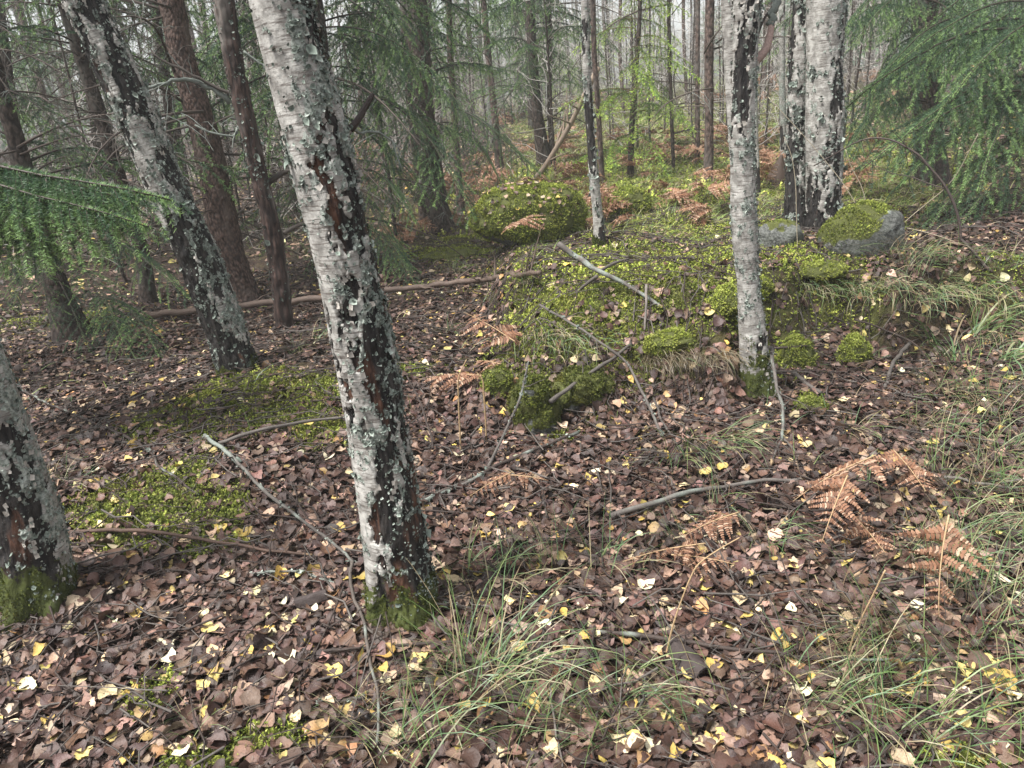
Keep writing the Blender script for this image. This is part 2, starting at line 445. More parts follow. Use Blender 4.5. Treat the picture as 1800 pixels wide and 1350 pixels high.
# ================================================================== SMALL SHAPES
def leaf_proto(rows, ser, curl, bend, fold, twist, serr=0.03):
    t = np.linspace(0, 1, rows)
    prof = .43 * np.clip(np.sin(np.pi * np.clip(t * .97 + .03, 0, 1) ** .72), 0, 1) ** .8 * (1 - .25 * np.clip(t - .7, 0, 1)) + .01
    V, Q = [], []
    cols = (-1, 0, 1); m = len(cols)
    ph = rng.uniform(0, 6.283, 4); cr = rng.uniform(.01, .055); asym = rng.normal(0, .10)
    for i in range(rows):
        for s in cols:
            w = prof[i] * (1 + (serr * 3 if i % 2 else -serr * 3) * ser * (abs(s) == 1)) * (1 + asym * s) * rng.uniform(.94, 1.06)
            x, y = s * w, t[i] - .45 + (.05 * abs(s) if i < rows - 1 else 0) * -1
            z = curl * x * x + bend * y * y + fold * abs(x) + twist * x * y + cr * (math.sin(9 * y + ph[0]) * s + math.sin(7 * x + 6 * y + ph[1]) + .6 * math.sin(13 * y - 11 * x + ph[2]))
            V.append((x, y, z))
    for i in range(rows - 1):
        for k in range(m - 1):
            a = i * m + k; Q.append((a, a + 1, a + m + 1, a + m))
    V = np.array(V); tint = np.ones((len(V), 1)) * np.array([1., 1, 1])
    tint[m // 2::m] *= 1.12; tint[0::m] *= 0.88; tint[m - 1::m] *= .95
    return V, np.array(Q), None, tint
# a short stalk makes the nearest leaves read as leaves
LEAVES_HI = []
for k in range(12):
    V, Q, T, ti = leaf_proto(8, 1, rng.normal(0, .8), rng.normal(0.1, .5), rng.choice([0.0, .15, .45, -.2]), rng.normal(0, .8), .018)
    b = len(V); st = np.array([[-.012, -.43, V[1, 2]], [.012, -.43, V[1, 2]], [.03, -.70, V[1, 2] + .05], [.01, -.70, V[1, 2] + .05]])
    LEAVES_HI.append((np.concatenate([V, st]), np.concatenate([Q, [[b, b + 1, b + 2, b + 3]]]), None, np.concatenate([ti, np.full((4, 3), .7)])))
LEAVES_MID = [leaf_proto(5, .6, rng.normal(0, .9), rng.normal(.1, .5), rng.choice([0, .3, .6, -.2]), rng.normal(0, .8)) for _ in range(8)]
LEAVES_LO = [leaf_proto(3, 0, rng.normal(0, .7), rng.normal(.1, .4), rng.choice([.1, .4]), 0) for _ in range(4)]

BROWNS = np.array([(.046, .025, .019), (.066, .037, .030), (.080, .049, .042), (.060, .029, .019), (.105, .060, .046), (.130, .076, .058),
                   (.034, .021, .018), (.175, .108, .085), (.090, .052, .045), (.22, .145, .112)])
B_P = np.array([.13, .15, .14, .11, .12, .10, .09, .06, .07, .03]); B_P /= B_P.sum()
YELLOW = np.array([(.46, .34, .10), (.54, .43, .16), (.42, .29, .08)])
CREAM = np.array([(.56, .46, .27), (.62, .55, .38), (.48, .37, .22)])
OCHRE = np.array([(.27, .16, .065), (.24, .13, .06), (.34, .23, .11)])
PALES = np.array([(.34, .235, .165), (.30, .20, .155), (.40, .30, .215)])
def leaf_colors(n, bright=0.05):
    c = BROWNS[rng.choice(len(BROWNS), n, p=B_P)].copy()
    u = rng.random(n)
    for lo, hi, pal in ((0, .40, YELLOW), (.40, .62, CREAM), (.62, .76, OCHRE), (.76, 1.9, PALES)):
        k = (u >= lo * bright) & (u < hi * bright)
        c[k] = pal[rng.integers(0, 3, k.sum())]
    return c * np.clip(rng.lognormal(-.1, .38, (n, 1)), .35, 2.0) * rng.uniform(.92, 1.08, (n, 3)) * np.array([.90, .90, .85])

# ================================================================== LEAF LITTER
def fan(n, d0, d1, amax):
    d = np.sqrt(rng.random(n) * (d1 * d1 - d0 * d0) + d0 * d0); a = rng.uniform(-amax, amax, n)
    return d * np.sin(a), d * np.cos(a)
def litter_keep(x, y):
    m = moss_amount(x, y); g = grass_amount(x, y)
    k = 1 - 0.80 * np.clip(m * 1.2 + .6 * fbm2(x, y, 5, 4, 21) , 0, 1); k = k * (1 - 0.86 * g)
    return rng.random(len(x)) < k
TRUNKS = []     # (x, y, r): filled below, keeps litter out of the boles
def litter(name, protos, n, d0, d1, size, zmax, tilt, bright, amax=0.83):
    x, y = fan(n, d0, d1, amax); k = litter_keep(x, y); x, y = x[k], y[k]; n = len(x)
    N = normals(x, y); s = size * np.clip(rng.lognormal(-.06, .42, n), .35, 1.6)
    lift = rng.random(n) ** 1.5 * zmax + 0.002
    tl = np.abs(rng.normal(0, tilt, n)); steep = rng.random(n) < .07; tl[steep] = rng.uniform(.6, 1.3, steep.sum())
    pos = np.stack([x, y, height(x, y)], 1) + N * (lift + .22 * s * np.sin(np.minimum(tl, 1.2)))[:, None]
    R = rot_from(N, rng.uniform(0, 6.283, n), tl)
    flip = rng.random(n) < .5
    R[flip, :, 2] *= -1; R[flip, :, 0] *= -1
    return scatter(protos, pos, R, s, leaf_colors(n, bright))
g1 = litter('near', LEAVES_HI, 66000, 0.8, 4.0, .0365, .026, .17, .050, 1.12)
g2 = litter('mid', LEAVES_MID, 60000, 4.0, 8.0, .037, .026, .20, .07)
g3 = litter('far', LEAVES_LO, 30000, 8.0, 18.0, .055, .02, .32, .12)
g4 = litter('veryfar', LEAVES_LO, 14000, 18.0, 42.0, .10, .02, .28, .16, .75)
lit = Geo()
for g_ in (g1, g2, g3, g4):
    lit.add(*g_.arrays())
add('leaf_litter', lit.mesh('leaf_litter', LEAF), kind='stuff')
del lit, g1, g2, g3, g4

# ================================================================== MOSS
def sprig_proto(n, up, spread):
    """a feathery moss shoot: an axis with short leafy side shoots"""
    V, T = [], []
    ax = [np.array([0, 0, 0.]), np.array([0.08, 0, .45]), np.array([.25 * spread, 0, .8]), np.array([.55 * spread, 0, .95 * up])]
    P = smooth_path(ax, n + 1)
    for i in range(n):
        for s in (-1, 1):
            w = .36 * (1 - .6 * i / n); b = len(V)
            V += [P[i], P[i + 1], P[i] * .3 + P[i + 1] * .7 + np.array([.10, s * w, .10 + rng.normal(0, .05)])]
            T.append((b, b + 1, b + 2))
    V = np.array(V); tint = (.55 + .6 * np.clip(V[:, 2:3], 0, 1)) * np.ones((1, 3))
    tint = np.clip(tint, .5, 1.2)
    return V, None, np.array(T), tint
SPRIGS = [sprig_proto(5, rng.uniform(.7, 1.1), rng.uniform(.4, 1.4)) for _ in range(8)]
SPRIGS_LO = [sprig_proto(3, rng.uniform(.7, 1.1), rng.uniform(.4, 1.4)) for _ in range(5)]
MOSS_C = np.array([(.12, .155, .022), (.19, .225, .035), (.27, .30, .06), (.075, .105, .018), (.34, .36, .10), (.16, .175, .034)])
def moss_colors(n, p=(.24, .25, .18, .15, .06, .12), k=1.0):
    return MOSS_C[rng.choice(6, n, p=np.array(p) / sum(p))] * rng.uniform(.75, 1.25, (n, 1)) * k
def moss_on(pos, N, size, lo=False, p=(.24, .25, .18, .15, .06, .12), k=1.0, tilt=.5):
    n = len(pos); R = rot_from(N, rng.uniform(0, 6.283, n), np.abs(rng.normal(0, tilt, n)))
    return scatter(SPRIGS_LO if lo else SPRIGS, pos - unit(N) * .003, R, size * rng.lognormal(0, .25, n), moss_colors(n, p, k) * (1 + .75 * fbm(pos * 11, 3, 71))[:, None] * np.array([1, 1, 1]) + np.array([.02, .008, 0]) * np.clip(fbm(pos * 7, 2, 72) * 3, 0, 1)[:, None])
mg = Geo()
for n, d0, d1, size, lo in ((210000, 1.0, 4.2, .0165, False), (260000, 4.2, 8.5, .0185, True), (50000, 8.5, 20, .055, True)):
    x, y = fan(n, d0, d1, .8); m = moss_amount(x, y) + 0.55 * fbm2(x, y, 5, 4, 21)
    k = rng.random(n) < sstep(.30, .62, m); x, y = x[k], y[k]; N = normals(x, y)
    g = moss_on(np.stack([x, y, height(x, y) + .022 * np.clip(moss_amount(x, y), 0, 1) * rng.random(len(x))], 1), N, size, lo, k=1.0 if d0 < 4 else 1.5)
    mg.add(*g.arrays())
add('ground_moss', mg.mesh('ground_moss', MOSSM), kind='stuff')
del mg

# ================================================================== GRASS
GREENS = np.array([(.085, .145, .040), (.115, .175, .055), (.07, .13, .048), (.155, .20, .07), (.10, .165, .075)])
STRAWS = np.array([(.32, .26, .15), (.22, .16, .09), (.40, .35, .22), (.15, .10, .058)])
def blade(base, az, L, el, droop, w, c0, c1, seg=6):
    s = np.linspace(0, 1, seg + 1)
    el_s = el - droop * s ** 1.3
    dx = np.cos(el_s); dz = np.sin(el_s)
    r = np.concatenate([[0], np.cumsum((dx[1:] + dx[:-1]) / 2)]) * L / seg; z = np.concatenate([[0], np.cumsum((dz[1:] + dz[:-1]) / 2)]) * L / seg
    z = np.maximum(z, -.0 + .004) if droop < 3 else z
    h = np.array([math.cos(az), math.sin(az), 0]); side = np.array([-h[1], h[0], 0]); side = side * math.cos(.5) + np.array([0, 0, math.sin(.5)])
    C = base + r[:, None] * h + z[:, None] * np.array([0, 0, 1.])
    ww = w * np.interp(s, [0, .15, .6, 1], [.7, 1, .8, .05])[:, None]
    V = np.concatenate([C - side * ww, C + side * ww]); n = seg + 1; i = np.arange(seg)
    Q = np.stack([i, i + 1, i + 1 + n, i + n], 1)
    col_ = c0 * (1 - s[:, None]) + c1 * s[:, None]
    return V, Q, np.concatenate([col_, col_])
def tuft(n, L, straw, az0=0, spread=math.pi, elr=(.5, 1.35), droop=(1.0, 2.2), w=.0019, rad=.05, hang=False):
    g = Geo()
    for i in range(n):
        az = az0 + rng.uniform(-spread, spread); b = np.array([rng.normal(0, rad), rng.normal(0, rad), -.005])
        if rng.random() < straw: c0, c1 = STRAWS[rng.integers(4)] * (.45 if straw > .9 else 1), STRAWS[rng.integers(4)] * (.6 if straw > .9 else 1)
        else:
            c0 = GREENS[rng.integers(5)]; c1 = c0 * 1.1 if rng.random() < .75 else STRAWS[rng.integers(3)]
        k = rng.uniform(.8, 1.2); l = L * rng.uniform(.45, 1.15)
        V, Q, C = blade(b, az, l, rng.uniform(*elr), rng.uniform(*droop) + (1.2 if hang else 0), w * rng.uniform(.6, 1.35), c0 * k, c1 * k)
        if hang:
            pass
        g.add(V, Q, None, C)
    return g
TUFTS = {
    'arch': [tuft(46, .40, .22, 0, math.pi, (.6, 1.35), (1.0, 2.1), .0017).mesh('grass_tuft', GRASSM) for _ in range(4)],
    'side': [tuft(40, .46, .20, 0, 1.1, (.55, 1.2), (.9, 1.8), .0018).mesh('grass_tuft', GRASSM) for _ in range(4)],
    'thin': [tuft(36, .34, .40, 0, math.pi, (.5, 1.4), (.7, 2.0)).mesh('grass_tuft', GRASSM) for _ in range(4)],
    'hang': [tuft(100, .36, .32, 0, 1.5, (.1, 1.3), (1.0, 2.3), .0018, .10, True).mesh('grass_tuft', GRASSM) for _ in range(3)],
    'dead': [tuft(150, .33, .97, 0, 1.2, (.1, 1.1), (1.3, 2.4), .0015, .08, True).mesh('grass_tuft', GRASSM) for _ in range(2)],
    'broad': [tuft(26, .42, .12, 0, 1.4, (.7, 1.35), (1.2, 2.2), .0048, .03).mesh('grass_tuft', GRASSM) for _ in range(3)],
}
def place_tuft(kind, px, py, scale=1.0, yaw=None, label=None, group=None):
    p = G(px, py); yaw = rng.uniform(0, 6.283) if yaw is None else yaw
    M = Matrix.Translation(Vector(p)) @ Matrix.Rotation(yaw, 4, 'Z') @ Matrix.Diagonal((scale, scale, scale, 1))
    return add('grass_tuft', TUFTS[kind][rng.integers(len(TUFTS[kind]))], None, label, 'grass tuft', group, 'thing', M)

# ================================================================== SPRUCE BOUGHS (shared meshes)
def needles_along(g, P, per_m, length, width, c_in, c_out, up_bias=.15, ends=None):
    seg = np.diff(P, axis=0); sl = np.linalg.norm(seg, axis=1); tot = sl.sum(); n = max(int(tot * per_m), 3)
    cum = np.concatenate([[0], np.cumsum(sl)]); s = rng.random(n) * tot
    k = np.clip(np.searchsorted(cum, s) - 1, 0, len(seg) - 1); u = ((s - cum[k]) / np.maximum(sl[k], 1e-6))[:, None]
    p = P[k] + seg[k] * u; t = unit(seg[k])
    rnd = rng.normal(size=(n, 3)); rnd = unit(rnd - t * (rnd * t).sum(1, keepdims=True)); rnd[:, 2] += up_bias
    d = unit(t * rng.uniform(.45, .85, (n, 1)) + rnd)
    side = unit(np.cross(d, rng.normal(size=(n, 3))))
    l = length * rng.uniform(.7, 1.15, (n, 1)); w = width
    V = np.stack([p - side * w, p + side * w, p + d * l + np.array([0, 0, -.1]) * l * .3], 1).reshape(-1, 3)
    f = (s / tot)[:, None]
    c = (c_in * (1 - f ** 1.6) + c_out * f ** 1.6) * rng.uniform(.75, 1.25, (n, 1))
    g.add(V, None, np.arange(3 * n).reshape(-1, 3), np.repeat(c, 3, 0))
def ribbon(g, P, w, c):
    P = np.asarray(P); t = unit(np.gradient(P, axis=0)); s = unit(np.cross(t, np.array([.1, .2, 1.]))); n = len(P); i = np.arange(n - 1)
    w = np.linspace(w, w * .5, n)[:, None]
    g.add(np.concatenate([P - s * w, P + s * w]), np.stack([i, i + 1, i + 1 + n, i + n], 1), None, c)
TWIG_C = np.array([.050, .036, .028])
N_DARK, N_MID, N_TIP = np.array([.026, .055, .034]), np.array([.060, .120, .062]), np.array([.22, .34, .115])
def bough(L=1.3, hang=.35, rise=.10, sag=.30, per_m=950, nl=.015, nw=.0012, gap=.075, gap3=.050, wid=.42, lod=0, tipk=1.0, bare=.12):
    """spruce branch along +x; hang: how far the side twigs droop; wid: longest side twig over L"""
    g = Geo(); s = np.linspace(0, 1, 12)
    P = np.stack([s * L, .04 * L * np.sin(s * 3 + rng.uniform(0, 6)), L * (rise * np.sin(s * 2.4) - sag * s ** 2 + .10 * np.clip(s - .75, 0, 1) * 2)], 1)
    V, Q, T = tube(P, np.linspace(.0085, .0022, 12) * (L / 1.3), 5); g.add(V, Q, T, TWIG_C)
    t = bare * L; k = 0
    def at(d): 
        q = np.interp(d / L, s, P[:, 0]), np.interp(d / L, s, P[:, 1]), np.interp(d / L, s, P[:, 2]); return np.array(q)
    while t < L * .985:
        f = t / L; base = at(t); ax = unit(at(min(t + .05, L)) - at(t - .05))
        l = wid * L * min(1.0, .35 + 1.6 * f) * (1 - f) ** .65 * rng.uniform(.65, 1.15) + .05
        for sd in (-1, 1):
            ll = l * rng.uniform(.7, 1.1); a = rng.uniform(.75, 1.05)
            d0 = unit(ax * math.cos(a) + np.array([-ax[1], ax[0], 0]) * sd * math.sin(a))
            m = 5; u = np.linspace(0, 1, m)[:, None]
            S = base + d0 * ll * u * (1 - .25 * hang * u) + np.array([0, 0, -1.]) * hang * ll * (u ** 1.5) + rng.normal(0, .006, (m, 3)) * u
            ribbon(g, S, .0016 if not lod else .003, TWIG_C)
            ntip = N_TIP * tipk if rng.random() < .65 else N_MID
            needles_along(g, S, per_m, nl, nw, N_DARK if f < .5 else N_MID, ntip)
            if lod < 2:
                e = gap3
                while e < ll * .85:
                    b3 = np.array([np.interp(e / ll, u[:, 0], S[:, j]) for j in range(3)]); l3 = (ll - e) * rng.uniform(.20, .36)
                    if l3 > .02:
                        ax3 = unit(S[-1] - S[0]); sd3 = 1 if k % 2 else -1; k += 1
                        d3 = unit(ax3 * .75 + np.cross(ax3, [0, 0, 1.]) * sd3 * .7 + np.array([0, 0, -.55 * hang]))
                        S3 = np.stack([b3, b3 + d3 * l3 * .5, b3 + d3 * l3 + np.array([0, 0, -.12 * hang * l3])])
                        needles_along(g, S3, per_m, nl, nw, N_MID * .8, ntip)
                    e += gap3 * rng.uniform(.7, 1.3)
        t += gap * rng.uniform(.7, 1.3)
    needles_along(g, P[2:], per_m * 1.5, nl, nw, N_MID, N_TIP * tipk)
    return g
BOUGHS = [bough(1.3, h, r, sg, tipk=1.35).mesh('branch', NEEDLE) for h, r, sg in ((.35, .12, .3), (.6, .16, .35), (.9, .10, .42), (.7, .2, .25))]
BOUGH_HERO = bough(1.3, .62, .12, .20, 820, .016, .0012, .034, .032, .34, 0, 1.15).mesh('branch', NEEDLE)
BOUGHS_MID = [bough(1.3, h, .12, sg, 400, .019, .0028, .105, .075, .42, 1, 1.0) for h, sg in ((.25, .3), (.7, .38), (.45, .15))]
BOUGHS_MID_ME = [b.mesh('branch', NEEDLE) for b in BOUGHS_MID]
BOUGHS_FAR = [bough(1.3, h, .12, .3, 120, .045, .0045, .11, .09, .42, 2, 1.1) for h in (.5, .8)]

def dead_bough(L=1.0, n=14, lich=.25):
    g = Geo(); s = np.linspace(0, 1, 9); sg = rng.uniform(.05, .35); w = rng.uniform(0, 6)
    P = np.stack([s * L, .06 * L * np.sin(s * 4 + w), L * (.12 * np.sin(s * 2.5) - sg * s ** 2)], 1)
    V, Q, T = tube(P, np.linspace(.009, .0022, 9), 5); g.add(V, Q, T, np.array([.075, .058, .048]))
    for i in range(n):
        f = rng.uniform(.12, .97); b = np.array([np.interp(f, s, P[:, j]) for j in range(3)]); l = L * rng.uniform(.12, .42) * (1.1 - f)
        d = unit(np.array([rng.uniform(.2, .9), rng.choice([-1, 1]) * rng.uniform(.4, 1), rng.uniform(-.9, .1)]))
        S = np.stack([b + d * l * u + np.array([.25 * l * u * u, 0, -.25 * l * u * u]) + rng.normal(0, .012, 3) * u for u in np.linspace(0, 1, 5)])
        V, Q, T = tube(S, np.linspace(.0028, .0010, 5), 3, False)
        g.add(V, Q, None, np.array([.09, .075, .062]) if rng.random() < .75 else np.array([.15, .17, .15]))
        for _ in range(3):
            u = rng.integers(1, 4); d2 = unit(d + rng.normal(0, .7, 3)); S2 = np.stack([S[u], S[u] + d2 * l * .2, S[u] + d2 * l * .35 + [0, 0, -.02]])
            ribbon(g, S2, .0011, np.array([.10, .085, .072]))
    return g
DEAD = [dead_bough(1.0, 16).mesh('dead_branch', WOOD) for _ in range(5)]

def along(base, tip, roll=0.0, L=1.3):
    """matrix that lays a bough (along +x, length L) from base to tip"""
    x = unit(np.asarray(tip) - np.asarray(base)); l = np.linalg.norm(np.asarray(tip) - np.asarray(base)) / L
    z = np.array([0, 0, 1.]); z = unit(z - x * z.dot(x)); y = np.cross(z, x)
    y2 = y * math.cos(roll) + z * math.sin(roll); z2 = np.cross(x, y2)
    m = np.eye(4); m[:3, 0] = x * l; m[:3, 1] = y2 * l; m[:3, 2] = z2 * l; m[:3, 3] = base
    return Matrix(m.tolist())

# ================================================================== TRUNKS
def trace(pix, ztop, base_xy=None, below=.15):
    """trunk axis from picture points (x, y, width): stands at the ground under its first point, in an upright plane facing the camera"""
    px, py, w = pix[0]; b = G(px, py); n = unit(np.array([b[0], b[1], 0]))
    P, R = [], []
    for px, py, w in pix:
        d = ray(px, py); t = ((b - EYE) @ n) / (d @ n); P.append(EYE + d * t); R.append(w / 2 / F * t)
    P = np.array(P); R = np.array(R)
    d = unit(P[-1] - P[max(0, len(P) - 3)])
    hgt = max(ztop - P[-1][2], .2); k = int(hgt / .5) + 1
    ext = [P[-1] + d * hgt * (i + 1) / k / max(d[2], .5) for i in range(k)]
    re = [R[-1] * (1 - .55 * (i + 1) / k) for i in range(k)]
    d0 = unit(P[1] - P[0]) if len(P) > 1 else np.array([0, 0, 1.])
    P = np.concatenate([[P[0] - d0 * below], P, ext]); R = np.concatenate([[R[0] * 1.08], R, re])
    # width was measured level across the picture; narrow it for the slant
    tan = unit(np.gradient(P, axis=0)); R = R * np.clip(np.abs(tan[:, 2]) ** .9, .75, 1)
    TRUNKS.append((b[0], b[1], R[1]))
    return P, R, b
def trunk_surface(P, R, seg, rings, zvis):
    """resampled rings, densest in the visible part; returns axis, radius, frame, theta, height above ground along the trunk"""
    d = np.concatenate([[0], np.cumsum(np.linalg.norm(np.diff(P, axis=0), axis=1))])
    iv = np.interp(zvis, P[:, 2], d)
    s = np.concatenate([np.linspace(0, iv, rings), np.linspace(iv, d[-1], 14)[1:]])
    k = 0.06
    A = np.stack([sum(np.interp(s + o, d, P[:, j]) for o in (-2 * k, -k, 0, k, 2 * k)) / 5 for j in range(3)], 1)
    r = sum(np.interp(s + o, d, R) for o in (-k, 0, k)) / 3
    t, n1, n2 = frames(A)
    th = np.arange(seg) / seg * 2 * np.pi
    return A, r, n1, n2, th, s
def rings_faces(n, seg):
    i = np.arange(n - 1)[:, None] * seg; j = np.arange(seg)[None]; k = (j + 1) % seg
    return np.stack([i + j, i + k, i + seg + k, i + seg + j], -1).reshape(-1, 4)
FLAKES = []
for _ in range(6):
    m = 6; a = np.arange(m) / m * 6.283; rr = rng.uniform(.5, 1.1, m)
    V = np.concatenate([[[0, 0, 0.0]], np.stack([rr * np.cos(a), rr * np.sin(a), rng.uniform(.1, 1.1, m)], 1)])
    T = np.array([[0, i + 1, (i + 1) % m + 1] for i in range(m)])
    FLAKES.append((V, None, T, np.concatenate([[[.6, .6, .6]], np.ones((m, 3)) * rng.uniform(.9, 1.2, (m, 1))])))
CURLS = []
for cu in (.25, .5, .8):
    u = np.linspace(-.5, .5, 4); V = np.array([(xx, yy, .05 + cu * (yy + .5) ** 2 + .15 * rng.random()) for yy in (-.5, 0, .45) for xx in u * (1.6 - .5 * (yy + .5))])
    CURLS.append((V, np.array([[r * 4 + i, r * 4 + i + 1, r * 4 + i + 5, r * 4 + i + 4] for r in range(2) for i in range(3)]), None, np.ones((12, 3))))
LICH_C = np.array([(.20, .235, .20), (.28, .32, .275), (.14, .165, .14), (.36, .40, .35), (.09, .105, .09)])

def birch(pix, label, seed, seg, rings, group=None, blackness=0.0, base_black=.35, lich=0.0, cov=(.3, .3), flakes=900, moss_h=.10, side=(0.0, 0.0), fsize=.007, ztop=6.5, flare=.30, red=.5, name='birch_tree', vs=1.0, zvis=None):
    P, R, b = trace(pix, ztop)
    zv = zvis or EYE[2] + math.hypot(b[0], b[1]) * .16 + .1
    A, r, n1, n2, th, s = trunk_surface(P, R, seg, rings, zv)
    n = len(A); S = np.repeat(s[:, None], seg, 1); TH = np.repeat(th[None], n, 0); RR = np.repeat(r[:, None], seg, 1)
    H = S - .15                                                                   # metres up the bole
    q = np.stack([np.cos(TH) * RR, np.sin(TH) * RR, S], -1).reshape(-1, 3) + seed * 3.1
    dirx = np.cos(TH).ravel(); Hf = H.ravel(); V0z = np.repeat(A[:, 2], seg)
    qw = q + .012 * np.stack([fbm(q * 30, 2, seed + 61), fbm(q * 30, 2, seed + 62), 2 * fbm(q * 30, 2, seed + 63)], 1)
    nb = fbm(qw * np.array([12, 12, 3.6]) * vs, 5, seed, .62) * 1.6 + .5 * fbm(qw * np.array([48, 48, 17]) * vs, 3, seed + 5)
    big = fbm(q * np.array([5, 5, 3.0]) * vs, 3, seed + 77) * 1.1
    vism = (Hf > 0) & (V0z < zv)
    fb = nb + base_black * np.exp(-Hf / .32) * 1.6 + side[0] * dirx + big * .5
    tb_ = np.quantile(fb[vism], 1 - cov[0]); black = sstep(-.07, .10, fb - tb_)
    nl = fbm(qw * np.array([34, 34, 26]) * vs, 4, seed + 13, .62) * 1.6 + .5 * fbm(q * np.array([8, 8, 5]) * vs, 2, seed + 15)
    fl_ = nl + side[1] * dirx + .25 * black * (1 - black) * 4 - .22 * black - .3 * sstep(.5, .1, Hf)
    lichen = sstep(-.12, .22, fl_ - np.quantile(fl_[vism], 1 - cov[1]))
    moss = sstep(moss_h * 1.9, moss_h * .35, Hf + .55 * moss_h * fbm(q * 25, 3, seed + 9) * 2) if moss_h > 0 else np.zeros(len(Hf))
    redm = sstep(.0, .35, fbm(q * np.array([16, 16, 5]), 3, seed + 41) * 1.5 + red - .55) * sstep(.55, .95, black)
    rough = fbm(q * np.array([55, 55, 18]), 3, seed + 2)
    disp = (-.011 * black + .010 * rough * black + .0022 * rough + .006 * fbm(q * np.array([6, 6, 4]), 2, seed + 3)) * np.clip(RR.ravel() / .1, .3, 1.1)
    # root flare with buttresses
    fl = np.exp(-np.clip(Hf, -.2, 9) / .11) * flare * 1.5 * (.6 + .55 * np.cos(TH.ravel() * 4 + seed + 1.5 * np.sin(TH.ravel() + seed)))
    rad = RR.ravel() * (1 + fl * .55) + disp
    dirs = (np.cos(TH)[..., None] * n1[:, None] + np.sin(TH)[..., None] * n2[:, None]).reshape(-1, 3)
    V = np.repeat(A, seg, 0) + dirs * rad[:, None]
    tree = empty(name, b, label, 'birch', group)
    me = make_mesh('trunk', V - b, rings_faces(n, seg), None, {'bp': q, 'black': black, 'lichen': lichen, 'moss': moss, 'red': redm}, BIRCH)
    tr = add('trunk', me, tree)
    # leafy lichen standing off the bark
    vis = (V[:, 2] < zv) & (Hf > .05)
    pr = np.clip(lichen + .8 * black * (1 - black) + .10 + .15 * dirx, 0.02, 1) * vis
    cand = np.where(rng.random(len(V)) < pr)[0]
    if len(cand) and flakes:
        idx = cand[rng.integers(0, len(cand), flakes)]; pos = V[idx] + rng.normal(0, .003, (flakes, 3)) - b
        Rm = rot_from(dirs[idx] + np.array([0, 0, .15]), rng.uniform(0, 6.283, flakes), np.abs(rng.normal(0, .45, flakes)))
        g = scatter(FLAKES, pos, Rm, fsize * rng.lognormal(0, .4, flakes), LICH_C[rng.choice(5, flakes, p=[.3, .24, .22, .10, .14])])
        add('lichen', g.mesh('lichen', LICHENM), tr, kind='stuff')
    # papery curls where the white bark tears away from the black
    cand = np.where((black > .2) & (black < .8) & vis)[0]
    if len(cand) and flakes > 1000:
        m = 420; idx = cand[rng.integers(0, len(cand), m)]; zz = np.zeros((m, 3)); zz[:, 2] = 1
        y_ax = np.cross(zz, dirs[idx]) * rng.choice([-1, 1], (m, 1)) + rng.normal(0, .25, (m, 3)); Rm = rot_from(dirs[idx], rng.uniform(0, .1, m)); y_ax = unit(y_ax - dirs[idx] * (y_ax * dirs[idx]).sum(1, keepdims=True))
        Rm = np.stack([np.cross(y_ax, dirs[idx]), y_ax, unit(dirs[idx])], -1)
        g = scatter(CURLS, V[idx] - b, Rm, min(fsize, .0046) * 1.8 * np.clip(rng.lognormal(0, .4, m), .4, 1.8), np.array([.40, .37, .33]) * rng.uniform(.35, 1.2, (m, 1)))
        add('peeling_bark', g.mesh('peeling_bark', LICHENM), tr, kind='stuff')
    if moss_h > 0 and flakes > 300:
        cand = np.where((moss > .35) & (Hf > -.06))[0]
        if len(cand):
            cand = cand[fbm(q[cand] * 18, 3, seed + 91) > -.08]; m = 2600; idx = cand[rng.integers(0, len(cand), m)]
            g = moss_on(V[idx] - b, dirs[idx] + np.array([0, 0, .5]), .0095, False, (.35, .2, .08, .3, .02, .1), .40)
            add('moss', g.mesh('moss', MOSSM), tr, kind='stuff')
    return tree, tr, P, R, b

def conifer(pix, label, mat, seed=1, seg=28, rings=110, ztop=6.5, group=None, name='spruce_tree', cat='spruce', flare=.35, rough=.01):
    P, R, b = trace(pix, ztop)
    zv = EYE[2] + math.hypot(b[0], b[1]) * .16 + .2
    A, r, n1, n2, th, s = trunk_surface(P, R, seg, rings, zv)
    n = len(A); S = np.repeat(s[:, None], seg, 1); TH = np.repeat(th[None], n, 0); RR = np.repeat(r[:, None], seg, 1); H = (S - .15).ravel()
    q = np.stack([np.cos(TH) * RR, np.sin(TH) * RR, S], -1).reshape(-1, 3) + seed * 2.7
    rad = RR.ravel() + np.clip(RR.ravel() / .1, .3, 1.2) * (rough * fbm(q * np.array([34, 34, 18]), 3, seed) + .006 * fbm(q * 7, 2, seed + 4))
    rad = rad * (1 + flare * .5 * np.exp(-np.clip(H, -.2, 9) / .12) * (1 + .5 * np.cos(TH.ravel() * 3 + seed)))
    dirs = (np.cos(TH)[..., None] * n1[:, None] + np.sin(TH)[..., None] * n2[:, None]).reshape(-1, 3)
    V = np.repeat(A, seg, 0) + dirs * rad[:, None]
    tree = empty(name, b, label, cat, group)
    tr = add('trunk', make_mesh('trunk', V - b, rings_faces(n, seg), None, {'bp': q}, mat), tree)
    return tree, tr, P, R, b
def at_z(P, R, z):
    return np.array([np.interp(z, P[:, 2], P[:, j]) for j in range(3)]), float(np.interp(z, P[:, 2], R))
def whorls(tree, P, R, b, z0, z1, n, protos, lr, el=(-.35, .15), name='branch', az=None, L=1.3):
    for i in range(n):
        z = rng.uniform(z0, z1); p, r = at_z(P, R, z); a = rng.uniform(0, 6.283) if az is None else rng.uniform(*az); e = rng.uniform(*el)
        d = np.array([math.cos(a) * math.cos(e), math.sin(a) * math.cos(e), math.sin(e)]); p = p + d * r * .7
        add(name, protos[rng.integers(len(protos))], tree, matrix=Matrix.Translation(Vector(-b)) @ along(p, p + d * rng.uniform(*lr), rng.normal(0, .15), L))
